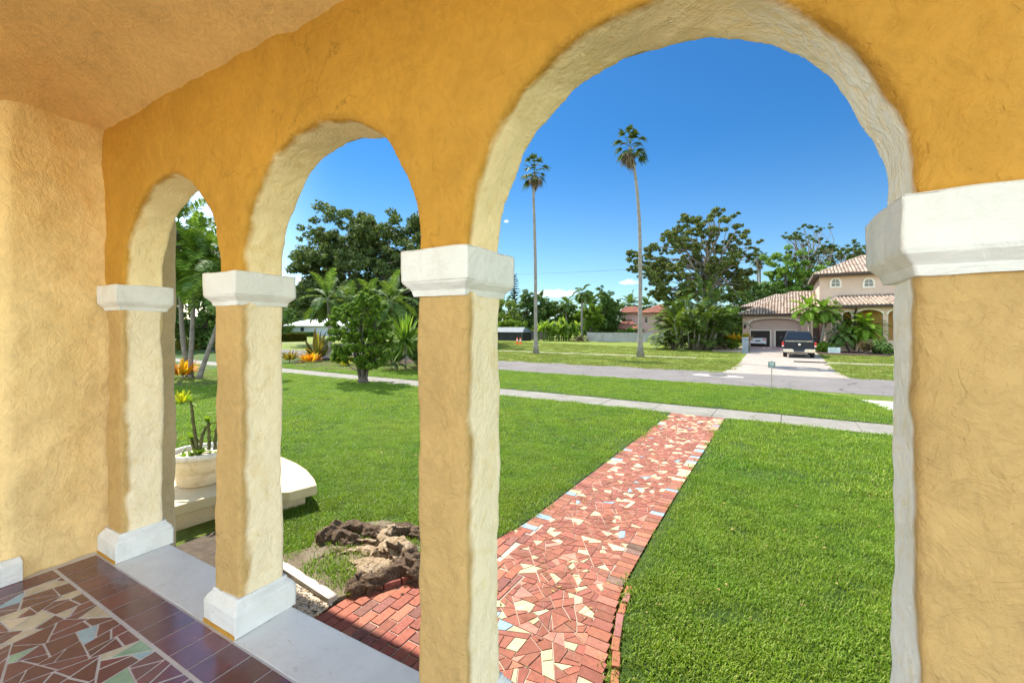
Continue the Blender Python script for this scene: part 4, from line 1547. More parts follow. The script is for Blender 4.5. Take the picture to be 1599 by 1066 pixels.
# bark chips lying about
rg = random.Random(31)
mb = MB()
for k in range(260):
    p = Z7(rg.gauss(430, 180), rg.gauss(340, 90), .012)
    if (p + sc_).y < 2.25: continue
    L, w_ = rg.uniform(.015, .06), rg.uniform(.006, .018)
    M = Matrix.Translation(p) @ Matrix.Rotation(rg.uniform(0, 3.14), 4, 'Z') @ Matrix.Rotation(rg.gauss(0, .25), 4, 'Y')
    mb.box(-L / 2, L / 2, -w_ / 2, w_ / 2, 0, .006, M)
o = mb.build('wood_chips', M_stump); o.location = sc_
tag(o, 'bark and wood chips scattered on the soil round the stump', 'wood chips', None, 'stuff')

# ------------------------------------------------------------------ planting bed beyond the pavement
M_mulch = simple('mulch', (.035, .022, .018), (.13, .085, .065), 9, rough=1, spec=.1, bump=(38, .9, .05))


def bed(pixels, name='mulch_bed'):
    mb = MB(); mb.prism([G(x, y, GZ) - Vector((0, 0, .05)) for x, y in pixels], (0, 0, .085))
    o = mb.build(name, M_mulch); tag(o, kind='structure')


bed([(455, 566), (466, 574), (520, 577.5), (558, 580), (590, 578), (645, 579), (700, 582), (700, 563), (620, 559), (540, 558), (490, 560)])
bed([(262, 600), (284, 604), (310, 605), (336, 601), (345, 592), (338, 581), (310, 578), (270, 582)])

tree('bushy_tree', 'round bright green multi-stemmed bush standing on the lawn beside the pavement', 17.5, (568, 598),
     [(519, 560), (516, 530), (522, 500), (530, 480), (548, 466), (566, 458), (585, 464), (600, 480), (609, 510), (613, 535), (606, 560), (590, 572), (560, 574), (535, 570)],
     130, .22, 60000, .055, leafmat('bush_leaves', (.060, .125, .016), (.120, .215, .024), (.230, .330, .036), .45), M_bark_d, depth=.9, trunk=.055, seed=3,
     fork=(568, 585), limbs=26, cat='bush', aspect=.42, flat=.9, up=.6)
o = [x for x in bpy.data.objects if x.name == 'bushy_tree'][0]
mb = MB()
rg = random.Random(6)
for k in range(6):
    a = k * 1.05
    mb = MB()
    mb.tube(wob_path(rg, (.07 * math.cos(a), .07 * math.sin(a), -.05), (.42 * math.cos(a + .3), .42 * math.sin(a + .3), 1.5), 5, .02), [.075, .065, .055, .05, .045, .035], 8)
    mb.build('stem', M_bark_d, o, smooth=True)
mb = MB()
mb.tube([(0, 0, -.06), (0, 0, .14), (0, 0, .3)], [.24, .20, .15], 12)
mb.build('root_flare', M_bark_d, o, smooth=True)

rosette('croton', 'orange and yellow croton at the foot of the bronze leaved plant', 'shrub', G(484, 566), 85, .62, .055, (.15, 1.3), .5, L_croton, 1, base_r=.30, stem=.12, taper=.2)
rosette('croton', 'small dark and yellow croton beside the second pillar from the left', 'shrub', G(453, 567), 60, .62, .055, (.2, 1.3), .4, leafmat('mixed_croton', (.10, .06, .015), (.30, .22, .02), (.10, .16, .02), .3), 2, base_r=.22, stem=.25, taper=.2)
rosette('bronze_cordyline', 'large bronze green plant with upright strap leaves behind the croton', 'plant', G(494, 562), 34, 2.05, .15, (.35, 1.45), .95, L_bronze, 3, base_r=.10, taper=.1)
rosette('spiky_plant', 'pale spiky grass-like plant between the croton and the round bush', 'plant', G(540, 571), 55, .95, .03, (.35, 1.3), .6, L_yellow, 4, base_r=.10)
rosette('spiky_plant', 'pale narrow leaved plant at the left foot of the round bush', 'plant', G(530, 566), 60, .8, .03, (.4, 1.3), .7, L_tan, 14, base_r=.15)
rosette('yucca', 'tall dense yucca with stiff narrow leaves left of the third pillar', 'plant', G(634, 579), 190, 1.45, .055, (-.5, 1.5), .35, L_palm, 5, base_r=.10, stem=1.75)
rosette('yucca', 'low yucca with drooping leaves in front of the tall yucca', 'plant', G(618, 578), 90, 1.15, .05, (-.2, 1.4), .6, L_dark, 6, base_r=.2, stem=.5)
shrub('shrub', 'grey green leafy shrub behind the bronze strap leaved plant', 'shrub', G(506, 556), 1.6, 1.9, 1800, .13, L_grey, 7, up=.6, stems=4)
shrub('shrub', 'dark green low shrub behind the round bush stems', 'shrub', G(590, 570), 2.4, 1.7, 2600, .12, L_dark, 8)
shrub('shrub', 'dark shrub under the yucca crowns beside the third pillar', 'shrub', G(662, 573), 2.6, 2.0, 2600, .12, L_dark, 9)
rosette('croton', 'orange croton at the foot of the slim palms by the first pillar', 'shrub', G(286, 592), 60, .75, .06, (.2, 1.35), .4, L_croton, 10, base_r=.22, stem=.25, taper=.2)
rosette('yellow_bromeliad', 'yellow strap leaved plant on the lawn above the bowl', 'plant', G(285, 629), 45, .44, .028, (.35, 1.45), .75, L_yellow, 11, base_r=.07)

palm('slim_palm', 'slim palm with a bright green crown, middle trunk of the three by the first pillar', 19.0, [(299, 592), (299, 560), (301, 520), (303, 470), (306, 420)], n=34, L=2.0,
     trunk=(.10, .085), bmat=M_bark, lmat=L_palm, seed=4, ll=.62, lw=.04, nl=28, el=(-1.3, 1.45), droop=1.2, vee=.9, shaft=L_palm, group='slim palms by the first pillar')
palm('slim_palm', 'slim palm with a dark crown and leftmost curved trunk, by the first pillar', 19.4, [(297, 590), (289, 550), (285, 510), (283, 450), (280, 380), (278, 352)], n=26, L=2.3,
     trunk=(.10, .085), bmat=M_bark, lmat=L_palm_d, seed=5, ll=.6, lw=.04, nl=26, el=(-1.2, 1.3), droop=1.2, vee=.8, group='slim palms by the first pillar')
palm('slim_palm', 'slim palm with a trunk leaning right behind the second pillar', 18.7, [(311, 592), (325, 552), (336, 522), (350, 478), (362, 420)], n=26, L=2.3,
     trunk=(.10, .085), bmat=M_bark, lmat=L_palm_d, seed=6, ll=.6, lw=.04, nl=26, el=(-1.2, 1.3), droop=1.2, vee=.8, group='slim palms by the first pillar')

palm('feather_palm', 'feather palm with one trunk in front of the white house roof', 33, [(516, 560), (516, 530), (515, 500), (513, 465)], n=18, L=2.35, trunk=(.13, .11), lmat=L_palm_d, seed=7,
     ll=.7, lw=.036, nl=34, el=(-1.0, 1.4), droop=1.3)
palm('feather_palm', 'feather palm with a rounded crown just left above the round bush', 36, [(548, 560), (549, 520), (549, 473)], n=18, L=2.1, trunk=(.12, .10), lmat=L_palm_d, seed=8, ll=.7, lw=.036, nl=34,
     el=(-1.0, 1.4), droop=1.3)
palm('feather_palm', 'feather palm whose crown rises directly behind the round bush', 37, [(582, 560), (582, 520), (580, 468)], n=18, L=2.2, trunk=(.12, .10), lmat=L_palm_d, seed=9, ll=.7, lw=.036, nl=34,
     el=(-1.0, 1.4), droop=1.3)
palm('feather_palm', 'feather palm with drooping fronds between the round bush and the third pillar', 35, [(616, 560), (615, 520), (613, 470)], n=20, L=2.6, trunk=(.13, .11), lmat=L_palm_d, seed=10, ll=.75, lw=.036, nl=34,
     el=(-1.0, 1.4), droop=1.4)
# ------------------------------------------------------------------ tall fan palms
L_fan = leafmat('fan_leaves', (.030, .055, .014), (.060, .090, .022), (.120, .140, .045), .3)
palm('fan_palm', 'very tall slender fan palm on the grass, left of the two tall palms', 36.7, [(838, 553), (837.5, 500), (837, 420), (835.5, 350), (834, 300), (836, 268)], 'fan', n=26, L=.75, trunk=(.165, .09),
     lmat=L_fan, seed=1, group='tall fan palms across the road', skirt=46, skirt_mat=L_dead, fanL=.72, el=(-.7, 1.4), base_flare=1.9)
palm('fan_palm', 'very tall leaning fan palm on the grass, right and taller of the two tall palms', 32.8, [(1001, 558), (1000.5, 500), (1001, 430), (999.5, 350), (995, 290), (990, 255), (985, 230)], 'fan', n=28, L=.8, trunk=(.165, .085),
     lmat=L_fan, seed=2, group='tall fan palms across the road', skirt=56, skirt_mat=L_dead, fanL=.76, el=(-.7, 1.4), base_flare=1.9)
palm('fan_palm', 'shaggy distant fan palm, left of the far pair beside the oak', 82, [(1184, 530), (1184, 470), (1184, 402)], 'fan', n=32, L=1.0, trunk=(.2, .17), lmat=L_fan, seed=3, skirt=26, skirt_mat=L_dead, fanL=.8,
     group='far pair of fan palms')
palm('fan_palm', 'slightly lower distant fan palm, right of the far pair beside the oak', 83, [(1188, 530), (1188, 470), (1187.5, 407)], 'fan', n=32, L=1.0, trunk=(.2, .17), lmat=L_fan, seed=4, skirt=26, skirt_mat=L_dead, fanL=.8,
     group='far pair of fan palms')

# ------------------------------------------------------------------ trees
tree('oak_tree', 'big open-crowned oak with bare twisting limbs, behind the palm thicket', 50, (1108, 545),
     [(973, 392), (990, 388), (1018, 385), (1030, 368), (1036, 350), (1060, 352), (1082, 356), (1090, 336), (1112, 332), (1138, 344), (1144, 366), (1150, 384), (1170, 378), (1168, 398), (1164, 430), (1166, 452),
      (1140, 470), (1110, 468), (1070, 470), (1035, 468), (1022, 452), (1005, 436), (984, 420)],
     200, .75, 90000, .135, L_oak, M_bark, depth=.55, trunk=.36, seed=4, fork=(1112, 425), limbs=50, aspect=.4, shell=.35, flat=.7)
tree('pine_tree', 'tall open pine with tufted crown rising above the tan house', 78, (1258, 520),
     [(1226, 400), (1234, 362), (1250, 352), (1272, 350), (1292, 353), (1303, 366), (1294, 392), (1290, 416), (1262, 410), (1240, 420)],
     34, .85, 9000, .20, leafmat('open_pine', (.045, .075, .02), (.075, .115, .03), (.13, .17, .05), .25), M_bark, depth=.7, trunk=.30, seed=14, fork=(1262, 430), limbs=30, aspect=.3, shell=.35, flat=.55)
tree('pine_tree', 'spreading flat-topped tree behind the upper roof of the tan house', 84, (1330, 520),
     [(1290, 398), (1296, 384), (1312, 376), (1330, 380), (1345, 377), (1372, 380), (1385, 400), (1370, 415), (1330, 418), (1300, 416)],
     42, 1.0, 12000, .20, leafmat('flat_pine', (.045, .080, .018), (.085, .120, .025), (.150, .175, .045), .25), M_bark, depth=.8, trunk=.32, seed=15, fork=(1330, 440), limbs=22, aspect=.35, flat=.55, shell=.35)
tree('leafy_tree', 'dense mid-green tree left of the tall pine, behind the garage roof', 72, (1235, 525),
     [(1200, 440), (1196, 420), (1205, 400), (1222, 394), (1240, 398), (1250, 415), (1262, 430), (1275, 440), (1262, 465), (1220, 470), (1200, 462)],
     46, 1.2, 15000, .21, L_mid, depth=.8, trunk=.3, seed=16, limbs=12)
tree('leafy_tree', 'dark round tree behind the garage roof, just left of the far fan palms', 68, (1170, 530),
     [(1142, 470), (1146, 448), (1160, 434), (1180, 430), (1200, 440), (1212, 455), (1216, 480), (1200, 500), (1165, 520), (1145, 515)],
     50, 1.3, 16000, .20, L_dark, depth=.8, trunk=.3, seed=17, limbs=8)
tree('leafy_tree', 'bright green tree low beside the left corner of the garage', 56, (1146, 535),
     [(1128, 500), (1132, 482), (1146, 476), (1160, 488), (1160, 520), (1146, 530), (1130, 526)], 26, .9, 8000, .16, L_mid, depth=.9, trunk=.16, seed=18, limbs=6)

# palm thicket under the oak
rg = random.Random(77)


def areca(name, label, base, D, w_, h, n, L, lmat, seed, cat='palm clump', nl=20):
    rng = random.Random(seed)
    b = at(base[0], HY, D); b.z = GZ
    t_ = thing(name, label, cat, b)
    lv = Leaves()
    for k in range(n):
        a = rng.uniform(0, 6.28); r = w_ / 2 * rng.uniform(0, 1) ** .6
        hh = h * rng.uniform(.0, .72) * (1 - .25 * (r / (w_ / 2)) ** 2)
        o = Vector((r * math.cos(a), r * math.sin(a), hh))
        e = rng.uniform(.25, 1.35)
        lv.pinnate(rng, o, a + rng.gauss(0, .9), e, L * rng.uniform(.75, 1.15), 1.5 * rng.uniform(.8, 1.3), nl, L * .26, .04, .55, hang=.35, n=7)
        if k % 6 == 0:
            mb = MB(); mb.tube([(o.x * .6, o.y * .6, -.05), (o.x * .9, o.y * .9, hh * .6), o], [.06, .05, .04], 6); mb.build('stem', M_palm_bark, t_, smooth=True)
    lv.build('fronds', lmat, t_)
    return t_


areca('areca_palm', 'dense dark palm thicket under the open oak, left of the garage', (1082, 546), 43.5, 5.4, 5.6, 260, 2.2, L_areca, 1)
areca('areca_palm', 'taller palm clump at the back of the thicket, below the oak crown', (1098, 540), 46, 4.6, 8.6, 130, 2.6, L_palm_d, 2)
areca('areca_palm', 'smaller bright palm clump at the left edge of the thicket', (1052, 543), 44, 2.2, 4.2, 70, 1.9, L_tan, 3)
shrub('shrub', 'dark leafy undergrowth at the right foot of the palm thicket', 'shrub', G(1122, 541), 3.0, 3.4, 4200, .2, L_dark, 21, stems=3)

# big tree and the trees at left
tree('broad_tree', 'huge dense dark green tree filling the middle arch behind the palms', 58, (590, 535),
     [(477, 470), (479, 430), (482, 405), (496, 385), (512, 372), (536, 352), (560, 345), (590, 346), (612, 350), (640, 352), (690, 352), (724, 366), (745, 400), (752, 440), (745, 500), (700, 515), (600, 505), (520, 490), (486, 480)],
     330, 1.8, 150000, .23, leafmat('broad_leaves', (.042, .075, .020), (.080, .120, .034), (.165, .195, .085), .3), M_bark, depth=.75, trunk=.6, seed=8, limbs=14)
tree('leafy_tree', 'dark distant tree right behind the second pillar, above the white house', 118, (455, 525),
     [(425, 500), (430, 482), (446, 474), (466, 472), (490, 480), (500, 500), (490, 512), (440, 512)], 30, 2.2, 9000, .42, L_dark, depth=.9, trunk=.35, seed=19, limbs=6)
tree('leafy_tree', 'dark dense tree behind the slim palms, seen through the narrow left arch', 44, (318, 535),
     [(225, 470), (235, 420), (262, 385), (300, 365), (340, 372), (375, 410), (390, 470), (380, 520), (340, 532), (280, 532), (240, 520)], 90, 1.3, 45000, .18, L_dark, depth=.8, trunk=.28, seed=20, limbs=8)
tree('leafy_tree', 'shade tree standing left of the slim palms', 48, (215, 535),
     [(130, 470), (150, 430), (190, 410), (230, 425), (250, 460), (250, 520), (200, 532), (150, 525)], 44, 1.4, 12000, .20, L_mid, depth=.8, trunk=.28, seed=23, limbs=8)
shrub('round_shrub', 'glossy round shrub at the right of the hedge behind the slim palms', 'shrub', G(330, 545), 3.2, 2.6, 4200, .16, L_dark, 24)


def hedge(name, label, a, b, w_, h, lmat, seed, n=6000, size=.10):
    rg = np.random.default_rng(seed)
    d = b - a; L = d.length; d.normalize(); nr = Vector((-d.y, d.x, 0))
    t_ = thing(name, label, 'hedge', a)
    p = np.stack([rg.uniform(0, L, n), rg.uniform(-w_ / 2, w_ / 2, n), rg.uniform(0, h, n)], 1)
    k = rg.integers(0, 3, n)
    p[k == 0, 2] = h * rg.uniform(.93, 1.05, (k == 0).sum()); p[k == 1, 1] = -w_ / 2 * rg.uniform(.9, 1.05, (k == 1).sum())
    W = np.outer(p[:, 0], np.array(d)) + np.outer(p[:, 1], np.array(nr)); W[:, 2] += p[:, 2]
    nn = rand_unit(rg, n); nn[:, 2] += .3; nn /= np.linalg.norm(nn, axis=1, keepdims=True)
    tt = np.cross(nn, rand_unit(rg, n)); tt /= np.linalg.norm(tt, axis=1, keepdims=True) + 1e-9
    V, Fq = quads_from(W, tt * size, np.cross(nn, tt) * size * .5)
    raw_mesh('foliage', V, Fq, lmat, t_)
    for s in np.arange(.3, L, 1.6):
        mb = MB(); mb.tube([d * s, d * s + Vector((0, 0, h * .7))], [.03, .015], 5); mb.build('stem', M_bark_d, t_)
    return t_


hedge('hedge', 'clipped bronze green hedge before the white house', G(430, 533.5), G(478, 532.5), 1.2, 1.15, leafmat('hedge_leaves', (.06, .075, .014), (.12, .12, .02), (.17, .16, .03), .25), 1, 9000, .14)
hedge('hedge', 'low dark clipped hedge along the wall of the white house', at(430, HY, 98) * 1 + Vector((0, 0, GZ - CZ)), at(492, HY, 98) + Vector((0, 0, GZ - CZ)), 1.2, 1.0, L_dark, 2, 6000, .16)
hedge('hedge', 'yellowish clipped hedge across the road behind the slim palms', G(272, 546), G(320, 545), 1.2, .75, leafmat('yellow_hedge', (.10, .12, .015), (.20, .20, .03), (.28, .26, .05), .3), 3, 5000, .12)

# ------------------------------------------------------------------ middle background
palm('thin_palm', 'thin palm with a drooping crown before the dark tree, left of the grey fence', 70, [(909, 526), (909.5, 500), (910, 470), (911, 456)], n=15, L=1.9, trunk=(.17, .14), lmat=L_palm_d, seed=21, ll=.8, lw=.09, nl=16, el=(-1.2, 1.0), droop=1.8)
palm('coconut_palm', 'small palm tuft standing between the cloud and the banana plants', 88, [(884, 530), (885, 500), (886, 474)], n=15, L=2.6, trunk=(.17, .14), lmat=L_palm_d, seed=22, ll=.9, lw=.11, nl=16, el=(-.8, 1.2), droop=1.4)
palm('coconut_palm', 'full feather palm just left of the pink house', 90, [(986, 530), (986, 500), (985, 476)], n=20, L=3.1, trunk=(.2, .16), lmat=L_palm_d, seed=23, ll=1.0, lw=.12, nl=18, el=(-.6, 1.3), droop=1.3)
palm('coconut_palm', 'feather palm right of the second tall palm, above the pink house', 94, [(1012, 530), (1012, 500), (1011, 478)], n=18, L=2.8, trunk=(.2, .16), lmat=L_palm_d, seed=24, ll=1.0, lw=.12, nl=18, el=(-.6, 1.3), droop=1.3)
palm('coconut_palm', 'feather palm behind the left tall palm trunk', 92, [(846, 530), (846, 500), (845, 474)], n=18, L=2.8, trunk=(.2, .16), lmat=L_palm_d, seed=25, ll=1.0, lw=.12, nl=18, el=(-.6, 1.3), droop=1.3)
palm('coconut_palm', 'bushy palm with upright fronds beside the thin palm crown', 86, [(922, 530), (922, 500), (922, 476)], n=20, L=3.0, trunk=(.2, .16), lmat=L_palm, seed=26, ll=1.0, lw=.12, nl=18, el=(.1, 1.4), droop=.9)

BT = [
    ('broad_tree', 'dark dome-shaped tree behind the grey fence, right of the thin palm', 78, (940, 530), [(912, 490), (918, 470), (930, 456), (944, 453), (953, 465), (960, 485), (962, 515), (940, 523), (915, 522)], 46, 1.25, 14000, .22, L_dark),
    ('leafy_tree', 'sunny yellow-green low tree behind the brush pile', 74, (925, 532), [(905, 495), (910, 483), (925, 478), (938, 486), (940, 505), (920, 512), (906, 508)], 22, .9, 6000, .18, L_light),
    ('leafy_tree', 'feathery green tree right beside the third pillar, behind the shed', 84, (792, 528), [(740, 490), (760, 470), (782, 468), (800, 470), (812, 482), (815, 505), (800, 522), (760, 522)], 46, 1.3, 12000, .22, L_tan),
    ('leafy_tree', 'big-leaved dark tree behind the trunk of the left tall palm', 88, (832, 530), [(812, 480), (816, 462), (828, 456), (846, 458), (858, 470), (862, 490), (858, 520), (820, 522), (812, 505)], 46, 1.3, 12000, .26, L_dark),
    ('leafy_tree', 'round mid-green tree behind the banana plants', 92, (872, 530), [(852, 490), (862, 478), (880, 470), (898, 474), (906, 490), (908, 515), (880, 520), (852, 516)], 40, 1.4, 11000, .26, L_mid),
    ('leafy_tree', 'tall loose dark tree left of the pink house, behind the fence', 82, (962, 531), [(944, 500), (946, 480), (954, 468), (964, 470), (968, 488), (970, 512), (958, 524), (946, 522)], 34, 1.1, 9000, .22, L_palm_d),
    ('leafy_tree', 'low green tree before the pink house, above the grey fence', 76, (985, 532), [(966, 521), (968, 513), (982, 511), (998, 514), (1002, 519), (994, 524), (972, 524)], 14, .55, 4000, .18, L_mid),
    ('leafy_tree', 'dark tree right of the pink house, touching the palm thicket', 80, (1035, 532), [(1038, 500), (1042, 480), (1050, 468), (1066, 470), (1074, 500), (1060, 522), (1040, 520)], 36, 1.2, 9000, .22, L_dark),
    ('leafy_tree', 'bright low bushy tree beside the shed roof', 76, (800, 530), [(778, 516), (784, 503), (800, 499), (816, 504), (820, 515), (800, 520)], 20, .9, 6000, .18, L_light),
    ('leafy_tree', 'pale bushy tree at the right end of the banana plants', 80, (955, 532), [(944, 520), (946, 508), (958, 504), (966, 512), (964, 522)], 12, .8, 3600, .18, L_grey),
]
for (nm, lb, D, b, ol, nc, rd, nl, sz, lm) in BT:
    tree(nm, lb, D, b, ol, nc, rd, nl, sz, lm, depth=.8, trunk=.22, seed=hash(lb) % 1 + len(lb), limbs=7)

# Norfolk pine
D = 98
b = at(804, HY, D); b.z = GZ
nf = thing('norfolk_pine', 'slender tiered conifer beside the capital of the third pillar', 'tree', b)
h = at(804, 428, D).z - GZ
mb = MB(); mb.tube([(0, 0, 0), (0, 0, h * .6), (0, 0, h)], [.28, .17, .03], 8); mb.build('trunk', M_bark_d, nf)
rgn = random.Random(2); lv = Leaves()
z = h * .25
while z < h * .99:
    s = (1 - z / h) ** .75
    for k in range(6):
        a = k * 1.047 + z; L = .5 + 2.5 * s
        lv.pinnate(rgn, Vector((0, 0, z)), a + rgn.uniform(-.3, .3), .3 + rgn.uniform(-.15, .2), L * rgn.uniform(.75, 1.1), .3, 10, .5, .16, .4, stalk=.1, n=4, hang=.1)
    z += .55
lv.build('crown', L_pine, nf)

# trees that close the view further left and right and between the pillars
SIDE = [(-60, 90, 'far left of the shade tree', L_dark), (40, 84, 'left of the shade tree', L_mid), (400, 100, 'hidden behind the second pillar', L_dark), (690, 86, 'behind the third pillar', L_mid), (735, 92, 'behind the right edge of the third pillar', L_dark),
        (1440, 74, 'right of the tan house', L_dark), (1540, 80, 'far right of the tan house', L_mid)]
for k, (px, D, where, lm) in enumerate(SIDE):
    tree('leafy_tree', 'leafy background tree ' + where, D, (px, 530), [(px - 50, 500), (px - 40, 470), (px, 452), (px + 40, 468), (px + 52, 500), (px + 40, 522), (px - 40, 522)], 50, 1.7, 9000, .30, lm, depth=.8, trunk=.28, seed=50 + k, limbs=6)
# a far wood that closes the horizon all round the front
mb_rg = np.random.default_rng(5)
n = 60000
azs = mb_rg.uniform(-1.5, 1.35, n)
dist = mb_rg.uniform(135, 175, n)
hh = (2.2 + 2.8 * (np.sin(azs * 37) * .5 + .5) * (np.sin(azs * 91 + 1) * .4 + .6)) * mb_rg.uniform(0, 1, n) ** .6 * 1.25
C = np.stack([dist * np.sin(azs) * ct - dist * np.cos(azs) * st, dist * np.sin(azs) * st + dist * np.cos(azs) * ct, GZ + hh], 1)
nn = rand_unit(mb_rg, n); tt = np.cross(nn, rand_unit(mb_rg, n)); tt /= np.linalg.norm(tt, axis=1, keepdims=True) + 1e-9
V, Fq = quads_from(C, tt * .85, np.cross(nn, tt) * .5)
o = raw_mesh('far_wood', V, Fq, L_dark)
tag(o, 'far belt of dark trees along the horizon', 'wood', None, 'stuff')

# banana plants
rg = random.Random(12)
BN = [(846, 528, 'left end, beside the tall palm trunk'), (853, 529, 'second from the left tall palm'), (860, 530, 'third from the left tall palm'), (868, 530, 'before the round mid-green tree'), (876, 530, 'in the middle of the row, tallest leaves'),
      (884, 530, 'below the small palm tuft'), (892, 530, 'near the right end of the row'), (900, 529, 'right end, beside the brush pile')]
for k, (px, py, where) in enumerate(BN):
    b = at(px, HY, 70 + (k % 3) * 1.2); b.z = GZ
    t_ = thing('banana_plant', 'bright green banana plant, ' + where, 'banana plant', b, 0, 'row of banana plants')
    lv = Leaves(); r2 = random.Random(100 + k)
    for j in range(4):
        sx, sy = r2.gauss(0, .5), r2.gauss(0, .5); sh = r2.uniform(.3, 2.6)
        mb = MB(); mb.tube([(sx, sy, -.05), (sx * 1.05, sy, sh)], [.10, .07], 7); mb.build('stem', L_mid, t_)
        for q in range(7):
            lv.strap(r2, Vector((sx, sy, sh * r2.uniform(.7, 1))), r2.uniform(0, 6.28), r2.uniform(.5, 1.45), r2.uniform(1.2, 2.1), .24, 1.1, 6, taper=.1)
    lv.build('leaves', L_banana, t_)
# brush pile and a fallen branch heap
b = at(906, HY, 66); b.z = GZ
t_ = thing('brush_pile', 'heap of cut brown brush at the foot of the thin palm', 'brush pile', b)
lv = Leaves(); r2 = random.Random(7)
for k in range(220):
    a = r2.uniform(0, 6.28); r = r2.uniform(0, 1.7)
    lv.strap(r2, Vector((r * math.cos(a), r * math.sin(a) * .6, r2.uniform(0, 1.0) * (1 - r / 1.9))), r2.uniform(0, 6.28), r2.uniform(-.2, .9), r2.uniform(.4, 1.1), .06, .8, 3)
lv.build('branches', leafmat('dry_brush', (.06, .05, .025), (.16, .12, .07), (.10, .12, .03), .1), t_)

# ------------------------------------------------------------------ fences
M_fence_g = simple('grey_fence_boards', (.30, .29, .28), (.42, .41, .40), 1.2, rough=.85, bump=(9, .3, .02))
M_fence_w = simple('weathered_boards', (.12, .10, .085), (.22, .19, .16), 1.2, rough=.9)


def fence(name, label, pxa, pxb, v, h, mat, bw=.19, cap=True):
    ua, ub = PV(pxa, v)[0], PV(pxb, v)[0]
    o = uv(ua, v)
    t_ = thing(name, label, 'fence', o, -(PH - TH))
    r2 = random.Random(int(pxa))
    mb = MB(); x = 0; L = ub - ua
    while x < L:
        mb.box(x + .006, x + bw - .006, -.012, .012, .04, h + r2.uniform(-.015, .015)); x += bw
    mb.build('boards', mat, t_)
    mb = MB()
    for z in (.35, h - .3): mb.box(0, L, .014, .05, z, z + .09)
    mb.build('rail', mat, t_)
    x = 0
    while x <= L + .01:
        mb = MB(); mb.box(x - .055, x + .055, -.05, .055, -.05, h + .06); mb.build('post', mat, t_); x += 2.4
    return t_


fence('board_fence', 'long pale grey board fence behind the right tall palm', 918, 1062, 62.5, 1.42, M_fence_g)
fence('board_fence', 'weathered brown board fence between the shed and the banana plants', 812, 856, 66, 1.40, M_fence_w)
fence('board_fence', 'brown board fence running left behind the shed', 690, 800, 68, 1.4, M_fence_w)
# wire panel before the grey fence
uw = PV(1017, 56)[0]; uw2 = PV(1042, 56)[0]
t_ = thing('wire_fence', 'thin wire fence panel leaning before the grey board fence', 'fence', uv(uw, 56), -(PH - TH))
M_wire = simple('galvanised_wire', (.32, .33, .33), rough=.5, spec=.5, metal=.6)
mb = MB()
for k in range(13): mb.box(k * (uw2 - uw) / 12, k * (uw2 - uw) / 12 + .018, 0, .018, 0, 1.35)
for k in range(8): mb.box(0, uw2 - uw, .018, .034, .05 + k * .18, .066 + k * .18)
mb.build('mesh', M_wire, t_)
for s in (0, uw2 - uw):
    mb = MB(); mb.box(s - .03, s + .03, .036, .09, -.05, 1.5); mb.build('post', M_wire, t_)
# tan masonry wall beside the thicket
M_stucco = simple('tan_stucco', (.40, .31, .24), (.49, .39, .31), 1.1, rough=.85, bump=(30, .15, .02))
w0, w1 = PV(1118, 52)[0], PV(1141, 52)[0]
t_ = thing('masonry_wall', 'short tan masonry wall between the thicket and the yellow croton', 'wall', uv(w0, 52), -(PH - TH))
mb = MB(); mb.box(0, w1 - w0, 0, .2, -.1, 1.55); mb.build('wall', M_stucco, t_)
mb = MB(); mb.box(-.04, w1 - w0 + .04, -.04, .24, 1.55, 1.64); mb.build('coping', M_stucco, t_)
rosette('croton', 'yellow and orange croton against the left side of the garage', 'shrub', G(1152, 545.5), 170, 1.0, .10, (.1, 1.4), .5, leafmat('gold_croton', (.16, .20, .02), (.50, .34, .02), (.60, .26, .015), .35), 31, base_r=.75, stem=.9, taper=.2)
shrub('shrub', 'light green shrub between the masonry wall and the yellow croton', 'shrub', G(1143, 546), 1.2, 1.3, 1200, .13, L_light, 32)

# ------------------------------------------------------------------ shed with canvas canopy and orange barrels
us0, us1 = PV(768, 60)[0], PV(816, 60)[0]
t_ = thing('shed', 'dark open shed with a grey sloping roof beside the third pillar', 'shed', uv(us0, 60), -(PH - TH))
W = us1 - us0
M_dk = simple('dark_canvas', (.022, .025, .028), (.040, .043, .046), 2, rough=.85)
M_gr = simple('grey_canvas', (.13, .145, .15), (.18, .195, .20), 2, rough=.8)
mb = MB(); mb.prism([Vector((-.2, -.25, 1.35)), Vector((W + .25, -.25, 1.35)), Vector((W - .3, 1.5, 2.15)), Vector((.3, 1.5, 2.15))], (0, 0, .06)); mb.prism([Vector((-.2, 3.2, 1.35)), Vector((.3, 1.5, 2.15)), Vector((W - .3, 1.5, 2.15)), Vector((W + .25, 3.2, 1.35))], (0, 0, .06))
mb.prism([Vector((W + .25, -.25, 1.35)), Vector((W + .25, 3.2, 1.35)), Vector((W - .3, 1.5, 2.15))], (0, 0, .05))
mb.build('roof', M_gr, t_)
mb = MB(); mb.box(.7, W, .02, .06, .0, 1.35); mb.box(W - .05, W - .01, .06, 3, 0, 1.35); mb.box(0, W, 3, 3.05, 0, 1.35); mb.build('wall', M_dk, t_)
for x in (-.05, .66, W + .08):
    mb = MB(); mb.box(x - .035, x + .035, -.12, -.05, 0, 1.38); mb.build('post', M_gr, t_)
M_or = simple('orange_plastic', (.75, .12, .02), (.82, .18, .04), 6, rough=.5)
M_wb = simple('white_band', (.8, .78, .74))
cone0 = thing('traffic_cone', 'orange traffic cone beside the shed, left of two', 'traffic cone', G(808.4, 537), 0, 'orange cones before the shed')
mb = MB(); mb.box(-.2, .2, -.2, .2, 0, .04); mb.lathe([(.155, .041), (.13, .3), (.085, .78), (.06, .86), (0, .86)], sides=16); mb.build('body', M_or, cone0)
mb = MB(); mb.lathe([(.128, .45), (.106, .62)], sides=16); mb.build('band', M_wb, cone0)
